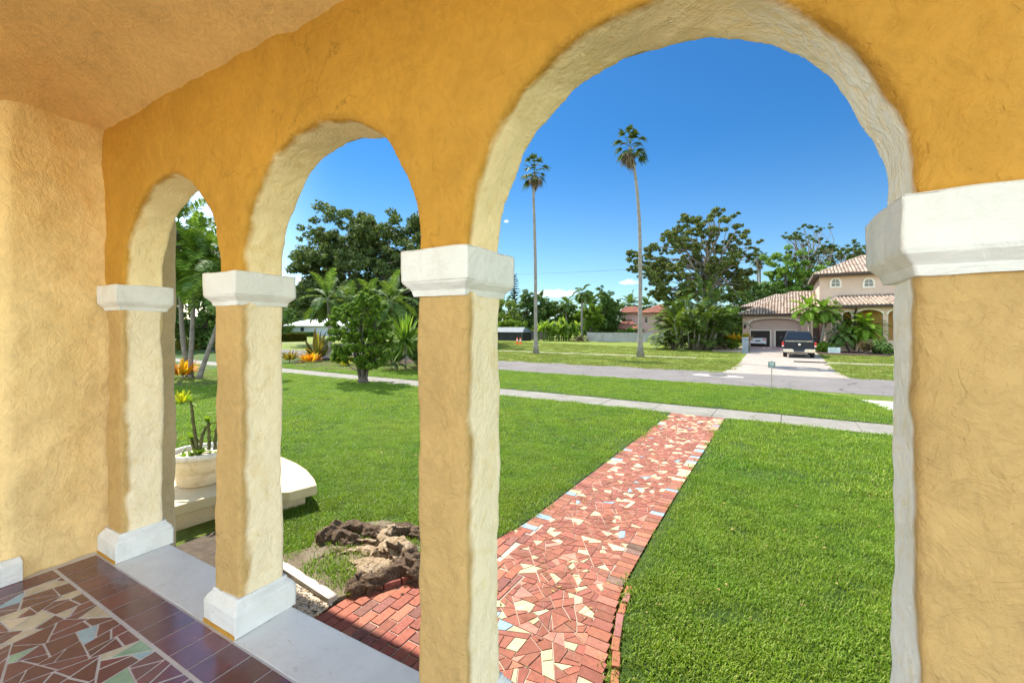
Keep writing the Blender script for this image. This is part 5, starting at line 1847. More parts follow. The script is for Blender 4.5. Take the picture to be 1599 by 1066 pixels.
c2 = copy_tree(cone0); c2.location = G(813.6, 537.4); c2['label'] = 'orange traffic cone beside the shed, right of two'

# ------------------------------------------------------------------ signs
M_sg = simple('sign_green', (.10, .14, .125), (.15, .19, .175), 12, rough=.5)
M_pole = simple('sign_post', (.22, .20, .15), (.30, .28, .22), 8, rough=.7)
t_ = thing('lawn_sign', 'small square green sign on a thin post at the road edge', 'sign', G(1206, 605.5), -(PH - TH) + .08)
mb = MB(); mb.tube([(0, 0, -.1), (0, 0, .76)], .017, 8); mb.tube([(0, .0, .76), (0, 0, 1.05)], .010, 6); mb.build('post', M_pole, t_)
mb = MB(); mb.box(-.115, .115, -.026, -.014, .77, .99); mb.build('plate', M_sg, t_, bevel=.008)
mb = MB()
for x0, x1, z0, z1 in ((-.085, .0, .93, .955), (.02, .08, .925, .96), (-.05, .06, .885, .91), (-.08, -.02, .845, .868), (.01, .075, .84, .866), (-.06, .05, .80, .815)):
    mb.box(x0, x1, -.029, -.0265, z0, z1)
mb.build('marks', simple('sign_marks', (.52, .58, .55), rough=.5), t_)
t_ = thing('yard_sign', 'low pale green-white yard sign on the lawn before the tan house', 'sign', G(1303.5, 552.5), -(PH - TH))
mb = MB()
for x in (-.3, .3): mb.tube([(x, 0, -.1), (x, 0, .55)], .012, 6)
mb.build('stake', M_wire, t_)
mb = MB(); mb.box(-.42, .42, -.014, .0, .1, .55); mb.build('plate', simple('sign_white', (.55, .62, .58), rough=.5), t_)
mb = MB(); mb.box(-.34, .2, -.017, -.0145, .40, .46); mb.box(-.34, .3, -.017, -.0145, .27, .33); mb.box(-.3, .1, -.017, -.0145, .17, .21); mb.build('lines', simple('sign_grey', (.33, .42, .40), rough=.5), t_)

# ------------------------------------------------------------------ utility pole and overhead wires
u0, D0_ = PV(1145, 72); zt = ZV(1145, 447, 72)
t_ = thing('utility_pole', 'pale utility pole with a grey transformer can behind the thicket', 'utility pole', uv(u0, 72), -(PH - TH))
mb = MB(); mb.tube([(0, 0, -.2), (0, 0, zt - GZ)], [.17, .12], 10); mb.build('pole', simple('pole_concrete', (.42, .41, .39), (.52, .51, .49), 2, rough=.8), t_)
mb = MB(); mb.lathe([(.0, 4.6), (.24, 4.6), (.26, 4.65), (.26, 5.5), (.2, 5.62), (0, 5.64)], (.5, 0, 0), 16); mb.build('transformer', simple('transformer_grey', (.45, .47, .48), rough=.5), t_)
mb = MB(); mb.box(.1, .3, -.05, .05, 5.0, 5.1); mb.build('bracket', M_wire, t_)


def wire(label, pts_px, v, r=.016):
    P = []
    for px, py in pts_px:
        u, D = PV(px, v); P.append(uv(u, v, CZ - (py - HY) / F * D))
    mb = MB()
    mb.tube(P, r, 5)
    tag(mb.build('power_line', simple('wire_' + str(len(label)), (.03, .03, .03), rough=.6)), label, 'wire')


wire('thin overhead power line crossing the sky behind the two tall palms', [(100, 434), (300, 437), (450, 437.3), (640, 435), (800, 428.5), (900, 425), (975, 421), (1080, 415.5), (1165, 410), (1300, 400), (1500, 385)], 76, .022)
wire('lower overhead wire above the shed and the banana plants', [(740, 489), (790, 490.5), (840, 489), (880, 486), (915, 481)], 80, .02)
# ------------------------------------------------------------------ houses
t = NT('barrel_roof_tile')
g = t.n('ShaderNodeNewGeometry')
M_rtile = t.bsdf(t.ramp(g.outputs['Random Per Island'], [(0, (.20, .145, .11)), (.4, (.31, .225, .165)), (.8, (.40, .305, .23)), (1, (.34, .275, .22))]), .8, .25)
M_rdark = simple('roof_underlay', (.10, .07, .055), rough=.9)
M_fascia = simple('brown_fascia', (.040, .026, .020), (.06, .04, .03), 3, rough=.7)
M_tan = simple('house_stucco', (.47, .345, .27), (.53, .40, .315), .8, rough=.85, bump=(35, .12, .02))
M_tan_d = simple('garage_stucco', (.45, .335, .285), (.50, .38, .325), .8, rough=.85)
M_trimw = simple('pale_trim', (.62, .56, .47), (.68, .62, .53), 2, rough=.7)
M_glass = simple('window_glass', (.02, .035, .045), rough=.12, spec=.6)
M_door = simple('dark_wood_door', (.018, .012, .010), (.030, .020, .016), 4, rough=.6)
M_orange_in = simple('ochre_wall', (.50, .27, .10), (.56, .32, .13), 1, rough=.9)
M_blueg = simple('blue_grey_stone', (.16, .19, .22), (.25, .28, .31), 2.5, rough=.85, bump=(12, .4, .03))


def roof_plane(name, P, parent, tw=.30, tl=.40, mat=None):
    """clay tiles over a planar polygon P (first edge is the eave, left to right)"""
    P = [Vector(p) for p in P]
    e = (P[1] - P[0]).normalized()
    nrm = e.cross(P[2] - P[0]).normalized()
    if nrm.z < 0: nrm = -nrm
    s = nrm.cross(e).normalized()
    if s.z < 0: s = -s
    q = [((p - P[0]).dot(e), (p - P[0]).dot(s)) for p in P]
    x0, x1 = min(a for a, b in q), max(a for a, b in q)
    y1 = max(b for a, b in q)
    mb = MB(); mb.prism([p - nrm * .07 for p in P], nrm * .065)
    base = mb.build(name, M_rdark, parent)
    mb = MB()
    ny = int(y1 / tl) + 1
    for j in range(ny):
        x = x0 + tw / 2
        while x < x1:
            cxy = (x, (j + .5) * tl)
            if in_poly(cxy[0], cxy[1], q):
                V = []
                for yy, lift in ((j * tl - .05, .045), ((j + 1) * tl, .012)):
                    for k in range(5):
                        a = PI * k / 4
                        V.append(P[0] + e * (x - math.cos(a) * tw * .40) + s * yy + nrm * (lift + math.sin(a) * tw * .34 - .02))
                mb.add(V, [(k, k + 1, k + 6, k + 5) for k in range(4)] + [(0, 1, 2, 3, 4)])
            x += tw
    mb.build('tiles', mat or M_rtile, base)
    return base


def hip_line(parent, pts, r=.13):
    for a, b in pts:
        a, b = Vector(a), Vector(b); n = max(1, int((b - a).length / .4))
        mb = MB()
        for k in range(n):
            mb.tube([a.lerp(b, k / n), a.lerp(b, (k + 1.12) / n)], [r, r * .8], 8)
        mb.build('ridge_tiles', M_rtile, parent)


def arch_poly(x0, x1, z0, zs, zc, n=14):
    """outline of an opening with an elliptical head"""
    P = [(x0, z0), (x0, zs)]
    for k in range(1, n):
        a = PI - PI * k / n
        P.append(((x0 + x1) / 2 + (x1 - x0) / 2 * math.cos(a), zs + (zc - zs) * math.sin(a)))
    return P + [(x1, zs), (x1, z0)]


def frame(mb, P, w_, y0, y1):
    """flat trim following an open outline P (x, z)"""
    n = len(P)
    out = []
    cx = sum(p[0] for p in P) / n; cz = sum(p[1] for p in P) / n
    for i, p in enumerate(P):
        a, b = P[max(i - 1, 0)], P[min(i + 1, n - 1)]
        dx, dz = b[0] - a[0], b[1] - a[1]; L = math.hypot(dx, dz) or 1
        nx, nz = -dz / L, dx / L
        out.append((p[0] + nx * w_, p[1] + nz * w_))
    for i in range(n - 1):
        q = [P[i], P[i + 1], out[i + 1], out[i]]
        mb.prism([Vector((x, y0, z)) for x, z in q], (0, y1 - y0, 0))


U = lambda px, v: PV(px, v)[0]
O = uv(0, 43)
tan = thing('tan_house', 'tan two-storey house with clay tile hip roofs and an arched carport', 'house', O, -(PH - TH))
# local frame: x = u, y = v - 43, z above ground
Lz = lambda px, py, v: ZV(px, py, v) - GZ


def lv3(u, v, z): return Vector((u, v - 43, z))


v0 = 57.0
ul, ur = U(1160.5, v0), U(1262, v0)
ze = Lz(1200, 491, v0)                     # eave height of the wing
oa, ob = U(1171, v0), U(1252, v0)
zs_, zc_ = Lz(1171, 505, v0), Lz(1211, 497, v0)
# garage front with the wide flat arch round two doors
Y0 = v0 - 43
mb = MB()
A = arch_poly(oa, ob, -.1, zs_, zc_)
mb.prism([Vector((x, Y0, z)) for x, z in [(ul, -.1)] + A + [(ur, -.1), (ur, ze), (ul, ze)]], (0, .6, 0))
fw = mb.build('garage_wall', M_tan, tan)
mb = MB(); frame(mb, A[1:-1], .18, Y0 - .04, Y0 - .001); mb.build('arch_trim', M_trimw, fw)
vb = v0 + .62
mb = MB(); mb.box(ul, ul + .3, Y0 + .601, Y0 + 8, -.1, ze); mb.box(ur, ur + .3, Y0 - 4, Y0 + .6, -.1, ze); mb.build('side_wall', M_tan, tan)
mb = MB(); mb.box(ul + .3, ur + 3, vb - 43, vb - 43 + .3, -.1, ze); bw_ = mb.build('back_wall', M_tan_d, tan)
for a, b in ((1173.2, 1203.3), (1212.2, 1243.5)):
    x0, x1 = U(a, vb), U(b, vb); z1 = Lz((a + b) / 2, 516.2, vb)
    mb = MB()
    mb.box(x0, x1, vb - 43 - .03, vb - 43 - .004, -.02, z1)
    for k in range(1, 4): mb.box(x0 + .04, x1 - .04, vb - 43 - .042, vb - 43 - .031, z1 * k / 4 - .2, z1 * k / 4 - .16)
    d = mb.build('garage_door', M_door, bw_)
    mb = MB(); frame(mb, [(x0, -.02), (x0, z1), (x1, z1), (x1, -.02)], .16, vb - 43 - .06, vb - 43 - .004); mb.build('door_frame', M_trimw, d)
lx, lz = U(1164.5, v0), Lz(1164, 509, v0)
mb = MB(); mb.lathe([(0, lz - .32), (.08, lz - .28), (.14, lz + .0), (.17, lz + .03), (.04, lz + .18), (0, lz + .2)], (lx, Y0 - .2, 0), 8); mb.box(lx - .03, lx + .03, Y0 - .12, Y0 - .003, lz - .02, lz + .03)
mb.build('wall_lamp', M_fascia, fw)
# stone pier at the edge of the drive
gp = uv(U(1164.5, 42.4), 42.4)
gpt = thing('gate_pier', 'blue grey stone pier at the left edge of the drive', 'pier', gp, -(PH - TH))
gw2 = (U(1169.5, 42.4) - U(1160, 42.4)) / 2; gh = Lz(1164, 528.5, 42.4)
mb = MB(); mb.box(-gw2, gw2, 0, .55, -.1, gh); mb.build('shaft', M_blueg, gpt, bevel=.02)
mb = MB(); mb.box(-gw2 - .04, gw2 + .04, -.04, .59, gh + .001, gh + .08); mb.build('cap', M_blueg, gpt, bevel=.015)
# wing roof
el, er = U(1154, v0 - .7), ur + .4
ye = v0 - .7
vr = 62.0
rl = U(1236, vr); zr = Lz(1236, 456.5, vr)
E = [lv3(el, ye, ze + .05), lv3(er + 1.5, ye, ze + .05), lv3(er + 1.5, vr, zr), lv3(rl, vr, zr)]
wr = roof_plane('garage_roof', E, tan)
yb2 = 2 * vr - ye
roof_plane('garage_roof_side', [lv3(el, ye, ze + .05), lv3(el, yb2, ze + .05), lv3(rl, vr, zr)], tan)
roof_plane('garage_roof_rear', [lv3(er + 1.5, yb2, ze + .05), lv3(el, yb2, ze + .05), lv3(rl, vr, zr), lv3(er + 1.5, vr, zr)], tan)
hip_line(wr, [(E[0], E[3]), (E[3], E[2])])
mb = MB(); mb.box(el, er, ye - 43 - .05, ye - 43, ze - .16, ze + .06); mb.box(el - .05, el, ye - 43, yb2 - 43, ze - .16, ze + .06); mb.build('fascia', M_fascia, tan)
mb = MB(); mb.box(el, er + 1.5, ye - 43 + .001, yb2 - 43, ze - .03, ze + .02); mb.build('soffit', M_tan_d, tan)
# lower roof at the back left
va = 70.0
a0, a1 = U(1158, va), U(1232, va)
z0_, z1_ = Lz(1160, 479, va), Lz(1213, 460, va + 4)
ar = U(1214, va + 4)
rr = roof_plane('rear_wing_roof', [lv3(a0, va, z0_), lv3(a1, va, z0_), lv3(a1, va + 4, z1_), lv3(ar, va + 4, z1_)], tan)
roof_plane('rear_wing_roof', [lv3(a0, va, z0_), lv3(a0, va + 8, z0_), lv3(ar, va + 4, z1_)], tan)
hip_line(rr, [(lv3(a0, va, z0_), lv3(ar, va + 4, z1_))])
mb = MB(); mb.box(a0, a1, va - 43 - .06, va - 43 + .1, z0_ - .3, z0_); mb.build('fascia', M_fascia, tan)
mb = MB(); mb.box(a0 + .7, a1, va - 43 + .6, va - 43 + 7, -.1, z0_ - .1); mb.build('rear_wing_wall', M_tan, tan)
# two-storey block
vm = 56.0
ml, mr = U(1280.5, vm), U(1280.5, vm) + 11.5
zm = Lz(1300, 431, vm)
mb = MB(); mb.box(ml, mr, vm - 43, vm - 43 + 11, -.1, zm); mw = mb.build('upper_wall', M_tan, tan)
yem = vm - .9
eml, emr = U(1272, yem), mr + .8
vrm = vm + 5.5
z2 = Lz(1346, 400, vrm); rl2 = U(1346, vrm); rr2 = rl2 + 2.2
ybm = 2 * vrm - yem
zem = Lz(1300, 427, yem)
R0 = [lv3(eml, yem, zem), lv3(emr, yem, zem), lv3(rr2, vrm, z2), lv3(rl2, vrm, z2)]
mr_ = roof_plane('main_roof', R0, tan)
roof_plane('main_roof_side', [lv3(eml, yem, zem), lv3(eml, ybm, zem), lv3(rl2, vrm, z2)], tan)
roof_plane('main_roof_side', [lv3(emr, yem, zem), lv3(emr, ybm, zem), lv3(rr2, vrm, z2)], tan)
roof_plane('main_roof_rear', [lv3(emr, ybm, zem), lv3(eml, ybm, zem), lv3(rl2, vrm, z2), lv3(rr2, vrm, z2)], tan)
hip_line(mr_, [(R0[0], R0[3]), (R0[3], R0[2]), (R0[1], R0[2])])
mb = MB(); mb.box(eml - .02, emr + .02, yem - 43 - .05, yem - 43, zem - .24, zem + .01); mb.box(eml - .07, eml - .02, yem - 43 - .05, ybm - 43, zem - .24, zem + .01); mb.build('fascia', M_fascia, tan)
mb = MB(); mb.box(eml, emr, yem - 43 + .001, ybm - 43, zem - .10, zem - .03); mb.build('soffit', M_fascia, tan)
for a, b in ((1299.4, 1312.2), (1351, 1364.4)):
    x0, x1 = U(a, vm), U(b, vm); zb, zsx, zt_ = Lz(a, 447.4, vm), Lz(a, 442, vm), Lz(a, 436, vm)
    P = arch_poly(x0, x1, zb, zsx, zt_, 12)
    mb = MB(); mb.prism([Vector((x, vm - 43 - .03, z)) for x, z in P], (0, .02, 0)); wn = mb.build('window', M_glass, mw)
    mb = MB(); frame(mb, P + [P[0]], .17, vm - 43 - .07, vm - 43 - .003); mb.box(x0 - .17, x1 + .17, vm - 43 - .09, vm - 43 - .004, zb - .16, zb)
    mb.box((x0 + x1) / 2 - .02, (x0 + x1) / 2 + .02, vm - 43 - .045, vm - 43 - .031, zb, zt_); mb.box(x0, x1, vm - 43 - .045, vm - 43 - .031, zsx - .02, zsx + .02)
    mb.build('window_frame', M_trimw, wn)
# ground-floor porch with arches
vp = 50.0
pl_, pr_ = U(1290, vp), U(1290, vp) + 9.5
zp = Lz(1350, 479, vp)
zsill = Lz(1360, 531, vp)
o1 = arch_poly(U(1317.5, vp), U(1330.5, vp), zsill, Lz(1350, 492, vp), Lz(1350, 486.5, vp), 10)
o2 = arch_poly(U(1338.5, vp), U(1379.5, vp), zsill, Lz(1350, 491.5, vp), Lz(1350, 483.5, vp), 14)
o3 = arch_poly(U(1388, vp), U(1432, vp), zsill, Lz(1350, 491.5, vp), Lz(1350, 483.5, vp), 14)
mb = MB()
mb.prism([Vector((x, vp - 43, z)) for x, z in [(pl_, zsill)] + o1 + o2 + o3 + [(pr_, zsill), (pr_, zp), (pl_, zp)]], (0, .3, 0))
mb.box(pl_ - .002, pr_ + .002, vp - 43 + .0, vp - 43 + .302, -.1, zsill - .002)
pw = mb.build('porch_wall', M_tan, tan)
mb = MB()
for P in (o1, o2, o3): frame(mb, P[1:-1], .14, vp - 43 - .03, vp - 43 - .001)
mb.build('arch_trim', M_trimw, pw)
mb = MB(); mb.box(o2[0][0] - .1, o2[-1][0] + .1, vp - 43 - .06, vp - 43 + .2, zsill - .001, zsill + .08); mb.build('sill', M_trimw, pw)
wx0, wx1, wz0, wz1 = U(1300, vp), U(1312.5, vp), Lz(1350, 516, vp), Lz(1350, 490, vp)
mb = MB(); mb.box(wx0, wx1, vp - 43 - .03, vp - 43 - .004, wz0, wz1); wn = mb.build('window', M_glass, pw)
mb = MB(); frame(mb, [(wx0, wz0), (wx0, wz1), (wx1, wz1), (wx1, wz0), (wx0, wz0)], .10, vp - 43 - .05, vp - 43 - .003)
mb.box((wx0 + wx1) / 2 - .015, (wx0 + wx1) / 2 + .015, vp - 43 - .04, vp - 43 - .031, wz0, wz1)
for k in (1, 2, 3): mb.box(wx0, wx1, vp - 43 - .04, vp - 43 - .031, wz0 + (wz1 - wz0) * k / 4 - .012, wz0 + (wz1 - wz0) * k / 4 + .012)
mb.build('window_frame', M_trimw, wn)
mb = MB(); mb.box(pl_ + .3, pr_, vp - 43 + 2.4, vp - 43 + 2.5, -.1, zp); iw = mb.build('inner_wall', M_orange_in, tan)
mb = MB(); mb.box(U(1344, 52.3), U(1364, 52.3), vp - 43 + 2.36, vp - 43 + 2.396, .5, 2.6); mb.build('window', M_glass, iw)
mb = MB(); mb.box(pl_, pl_ + .3, vp - 43 + .31, vm - 43, -.1, zp); mb.build('side_wall', M_tan, tan)
mb = MB(); mb.tube([(U(1337, vp), vp - 43 - .55, zp - .1), (U(1335.5, vp), vp - 43 - .09, zp - .75), (U(1335.5, vp), vp - 43 - .09, .1)], .075, 8); mb.build('downspout', M_fascia, pw)
yep = vp - .75
epl = U(1288, yep)
zep = Lz(1350, 476, yep)
zpt = Lz(1350, 460.5, vm)
ptl = U(1311, vm)
PRf = [lv3(epl, yep, zep), lv3(pr_ + .8, yep, zep), lv3(pr_ + .8, vm - .02, zpt), lv3(ptl, vm - .02, zpt)]
pr2 = roof_plane('porch_roof', PRf, tan)
roof_plane('porch_roof_side', [lv3(epl, yep, zep), lv3(epl, vm - .02, zep), lv3(ptl, vm - .02, zpt)], tan)
hip_line(pr2, [(PRf[0], PRf[3])])
mb = MB(); mb.box(epl, pr_ + .8, yep - 43 - .05, yep - 43, zep - .2, zep + .01); mb.box(epl - .05, epl, yep - 43, vm - 43, zep - .2, zep + .01); mb.build('fascia', M_fascia, tan)
mb = MB(); mb.box(epl, pr_ + .8, yep - 43 + .001, vm - 43 - .02, zep - .10, zep - .05); mb.build('soffit', M_tan_d, tan)

# planting before the tan house
bed([(1278, 552.5), (1390, 556), (1400, 551), (1280, 546)])
PLS = [('Christmas palm', 'slim palm with a bright green crown over the truck, leftmost of three before the house', 40, [(1266, 548), (1266, 520), (1264, 498), (1262, 482)], L_palm_l, 41),
       ('Christmas palm', 'slim palm with a dark leaning trunk, middle of three before the house', 39.5, [(1280, 549), (1284, 530), (1287, 505), (1286, 486)], L_palm, 42),
       ('Christmas palm', 'slim palm with a grey green crown, rightmost of three before the house', 40.5, [(1286, 549), (1293, 528), (1299, 506), (1302, 490)], L_palm_d, 43)]
for _, lb, D, pts_, lm, sd_ in PLS:
    palm('slim_palm', lb, D, pts_, n=22, L=1.6, trunk=(.11, .09), lmat=lm, seed=sd_, ll=.5, lw=.038, nl=24, el=(-.9, 1.4), droop=1.4, vee=.8, group='slim palms before the tan house')
palm('date_palm', 'small date palm with drooping pale fronds, left below the dark window', 38.5, [(1329, 553), (1323, 540), (1316, 524)], n=44, L=1.45, trunk=(.10, .09), lmat=L_palm_d, seed=44, ll=.34, lw=.02, nl=32, el=(-.7, 1.4), droop=1.7, bmat=M_bark_d)
palm('date_palm', 'larger sunny date palm before the wide porch arch', 38.5, [(1342, 554), (1347, 535), (1352, 512)], n=50, L=1.9, trunk=(.11, .10), lmat=L_palm_l, seed=45, ll=.38, lw=.022, nl=34, el=(-.7, 1.4), droop=1.6, bmat=M_bark_d)
palm('date_palm', 'middle date palm with a straight dark trunk beside the downspout', 39.5, [(1334, 553), (1334, 535), (1334, 513)], n=40, L=1.5, trunk=(.11, .10), lmat=L_palm, seed=46, ll=.36, lw=.02, nl=32, el=(-.7, 1.4), droop=1.6, bmat=M_bark_d)
shrub('shrub', 'yellow green shrub right beside the truck', 'shrub', G(1283, 550), 1.5, .95, 1500, .09, L_light, 47)
shrub('shrub', 'mid green shrub left of the yard sign', 'shrub', G(1293, 550), 1.3, .9, 1300, .09, L_mid, 48)
shrub('shrub', 'reddish dark small shrub between the date palm trunks', 'shrub', G(1352, 553), 1.0, 1.3, 700, .09, leafmat('red_shrub', (.06, .03, .02), (.10, .07, .03), (.08, .10, .03), .3), 49)
shrub('shrub', 'dark green rounded shrub under the porch sill by the right pillar', 'shrub', G(1371, 553), 1.7, 1.25, 1600, .10, L_dark, 50)
shrub('shrub', 'low dark shrub at the edge of the right pillar', 'shrub', G(1386, 554), 1.5, .9, 1100, .10, L_dark, 51)

# ------------------------------------------------------------------ pink house
vk = 82.0
M_pink = simple('pink_stucco', (.50, .33, .30), (.56, .38, .345), 1, rough=.9)
M_redt = NT('red_roof_tile'); gg = M_redt.n('ShaderNodeNewGeometry')
M_redt = M_redt.bsdf(M_redt.ramp(gg.outputs['Random Per Island'], [(0, (.26, .10, .065)), (1, (.42, .19, .12))]), .85, .2)
x0, x1 = U(972, vk), U(1050, vk)
ph = thing('pink_house', 'pink two-storey house with red tile roof behind the grey fence', 'house', uv(x0, vk), -(PH - TH))
W = x1 - x0
z_e = Lz(1000, 488, vk); z_r = Lz(1000, 478.5, vk + 4)
mb = MB(); mb.box(0, W, 0, 9, -.1, z_e); hw_ = mb.build('wall', M_pink, ph)
xm = U(1003, vk) - x0
xr = U(993, vk + 4) - x0
q = roof_plane('roof', [Vector((-.6, -.7, z_e)), Vector((xm, -.7, z_e)), Vector((xr + .3, 4, z_r)), Vector((xr - 2, 4, z_r))], ph, mat=M_redt)
roof_plane('roof', [Vector((xm - .6, -.9, z_e - .1)), Vector((W + .6, -.9, z_e - .1)), Vector((W - 2, 4, z_r + .35)), Vector((xm + 2.4, 4, z_r + .35))], ph, mat=M_redt)
roof_plane('roof', [Vector((-.6, 9.6, z_e)), Vector((-.6, -.7, z_e)), Vector((xr - 2, 4, z_r))], ph, mat=M_redt)
z_p = Lz(985, 511, vk - 4)
mb = MB(); mb.box(-1.0, xm + .5, -4, -.01, -.1, z_p - .25); mb.build('porch_wall', M_pink, ph)
roof_plane('porch_roof', [Vector((-1.6, -4.5, z_p - .3)), Vector((xm + 1, -4.5, z_p - .3)), Vector((xm - 2.0, -.02, Lz(985, 499, vk))), Vector((.8, -.02, Lz(985, 499, vk)))], ph, mat=M_redt)
for a, b, c_, d_ in ((1025.5, 1031, 505, 492), (1008, 1012, 504, 495)):
    mb = MB(); mb.box(U(a, vk) - x0, U(b, vk) - x0, -.03, -.004, Lz(a, c_, vk), Lz(a, d_, vk)); wn = mb.build('window', M_glass, hw_)
    mb = MB(); mb.box(U(a, vk) - x0 - .1, U(b, vk) - x0 + .1, -.06, -.005, Lz(a, c_, vk) - .12, Lz(a, c_, vk) - .001); mb.build('sill', M_trimw, wn)

# ------------------------------------------------------------------ white house
Dw = 108
wa, wb = at(447, HY, Dw), at(552, HY, Dw)
wh = thing('white_house', 'low white house with a bright white hip roof behind a clipped hedge', 'house', Vector((wa.x, wa.y, GZ)), math.atan2((wb - wa).y, (wb - wa).x))
W = (wb - wa).length
k = Dw / F
M_wroof = simple('white_roof', (.80, .80, .79), (.84, .84, .83), 2, rough=.6)
M_wwall = simple('white_wall', (.42, .45, .50), (.50, .53, .57), 2, rough=.8)
zh = (510 - 508) * k + 2.3
ztop = (510 - 497) * k + 2.3
mb = MB(); mb.box(.5, W, 0, 8, -.1, zh); ww = mb.build('wall', M_wwall, wh)
mb = MB()
V = [(-.3, -.8, zh), (W + .8, -.8, zh), (W + .8, 8.8, zh), (-.3, 8.8, zh), (4.2, 4, ztop), (W - 3, 4, ztop)]
mb.add([Vector(p) for p in V], [(0, 1, 5, 4), (1, 2, 5), (2, 3, 4, 5), (3, 0, 4), (3, 2, 1, 0)]); mb.build('roof', M_wroof, wh)
mb = MB(); mb.box(-.32, W + .82, -.84, -.8, zh - .2, zh + .02); mb.build('fascia', M_trimw, wh)
wx = (470.3 - 447) * k
mb = MB(); mb.box(wx, wx + 5.4 * k, -.03, -.004, (510 - 517.5) * k + 2.3, (510 - 511) * k + 2.3); wn = mb.build('window', M_glass, ww)
mb = MB(); mb.box(wx - .15, wx + 5.4 * k + .15, -.07, -.005, (510 - 517.5) * k + 2.12, (510 - 517.5) * k + 2.29); mb.build('sill', M_trimw, wn)

# ------------------------------------------------------------------ pickup truck
M_navy = simple('navy_paint', (.008, .010, .016), (.010, .012, .020), 1, rough=.4, spec=.25, **{'Coat_Weight': .08, 'Coat_Roughness': .05})
M_chrome = simple('chrome', (.62, .61, .59), rough=.18, metal=1)
M_black = simple('black_rubber', (.015, .015, .015), (.025, .024, .023), 9, rough=.85)
M_tint = simple('tinted_glass', (.008, .014, .024), rough=.12, spec=.35)
M_tail = simple('tail_light_red', (.45, .012, .012), rough=.2, spec=.5)
M_clear = simple('reverse_light', (.75, .68, .62), rough=.2, spec=.5)
M_plast = simple('dark_plastic', (.02, .02, .022), rough=.6)
M_rimm = simple('alloy', (.42, .42, .43), rough=.3, metal=.9)


def loft(mb, secs):
    """secs: list of closed rings (same count) of Vector"""
    n = len(secs[0]); V = [p for s in secs for p in s]; fs = []
    for i in range(len(secs) - 1):
        for j in range(n):
            j2 = (j + 1) % n
            fs.append((i * n + j, i * n + j2, (i + 1) * n + j2, (i + 1) * n + j))
    fs.append(tuple(reversed(range(n)))); fs.append(tuple((len(secs) - 1) * n + j for j in range(n)))
    mb.add(V, fs)


def wheel(parent, x, y, r, w_):
    mb = MB()
    prof = [(r * .62, -w_ / 2), (r * .93, -w_ / 2), (r, -w_ * .36), (r, w_ * .36), (r * .93, w_ / 2), (r * .62, w_ / 2)]
    mb.lathe(prof, (0, 0, 0), 28)
    wh_ = mb.build('wheel', M_black, parent, smooth=False)
    wh_.location = (x, y, r); wh_.rotation_euler = (0, PI / 2, 0)
    mb = MB(); mb.lathe([(0, -w_ * .30), (r * .2, -w_ * .30), (r * .5, -w_ * .22), (r * .62, -w_ * .4), (r * .62, w_ * .4), (r * .5, w_ * .22), (r * .2, w_ * .30), (0, w_ * .30)], (0, 0, 0), 20)
    mb.build('rim', M_rimm, wh_)
    return wh_


tr = thing('pickup_truck', 'dark navy pickup truck seen from behind, parked on the drive', 'pickup truck', G(1248.5, 558.5), -(PH - TH))


def ring(hw, z0, z1, y, r=.10, top_in=0.0):
    P = []
    for (x, z, a0) in ((hw - r, z0 + r, -90), (hw - r - top_in, z1 - r, 0), (-hw + r + top_in, z1 - r, 90), (-hw + r, z0 + r, 180)):
        for k in range(4):
            a = R(a0 + 90 * k / 3); P.append(Vector((x + r * math.cos(a), y, z + r * math.sin(a))))
    return P


HWT = 1.0
mb = MB()
loft(mb, [ring(HWT - .03, .56, 1.26, .0, .06), ring(HWT, .52, 1.28, .06, .09), ring(HWT, .50, 1.28, 1.85, .09)])
mb.build('cargo_bed', M_navy, tr, bevel=.01)
mb = MB()
loft(mb, [ring(HWT, .50, 1.28, 1.87, .09), ring(HWT, .45, 1.26, 3.9, .09)])
loft(mb, [ring(HWT - .01, .50, 1.24, 3.92, .09), ring(HWT, .48, 1.20, 5.2, .12), ring(HWT - .1, .5, 1.02, 5.65, .12)])
mb.build('body', M_navy, tr, bevel=.01)
mb = MB()
loft(mb, [ring(.92, 1.2, 1.30, 1.88, .03, .0), ring(.91, 1.2, 1.40, 1.90, .04, .02), ring(.76, 1.2, 1.90, 2.12, .1, .0), ring(.76, 1.2, 1.93, 2.9, .1, .0), ring(.78, 1.2, 1.88, 3.4, .1, .0), ring(.92, 1.2, 1.30, 4.2, .03, .0)])
mb.build('cab', M_navy, tr, smooth=False)
mb = MB()
mb.prism([Vector((-.80, 1.885, 1.36)), Vector((.80, 1.885, 1.36)), Vector((.68, 2.075, 1.82)), Vector((-.68, 2.075, 1.82))], (0, -.022, .004)); mb.build('rear_window', M_tint, tr)
for s in (-1, 1):
    mb = MB(); mb.prism([Vector((s * .925, 2.1, 1.34)), Vector((s * .925, 3.95, 1.34)), Vector((s * .80, 3.4, 1.80)), Vector((s * .80, 2.25, 1.82))], (s * .02, 0, 0)); mb.build('side_window', M_tint, tr)
    mb = MB(); mb.box(s * 1.0 - .07, s * 1.0 + .07, -.03, .14, .80, 1.16); tl_ = mb.build('tail_light', M_tail, tr, bevel=.02)
    mb = MB(); mb.box(s * 1.0 - .06, s * 1.0 + .06, -.045, -.031, .82, .90); mb.build('reverse_lamp', M_clear, tl_)
    mb = MB(); mb.box(s * 1.13 - .11, s * 1.13 + .11, 3.55, 3.7, 1.30, 1.52); mb.box(s * .98 - .06, s * .98 + .06, 3.6, 3.66, 1.32, 1.37); mb.build('mirror', M_plast, tr, bevel=.03)
mb = MB(); mb.box(-.86, .86, -.035, -.002, .60, 1.22)
tg = mb.build('tailgate', M_navy, tr, bevel=.02)
mb = MB(); mb.box(-.86, .86, -.05, -.036, 1.205, 1.235); mb.build('trim_strip', M_chrome, tg)
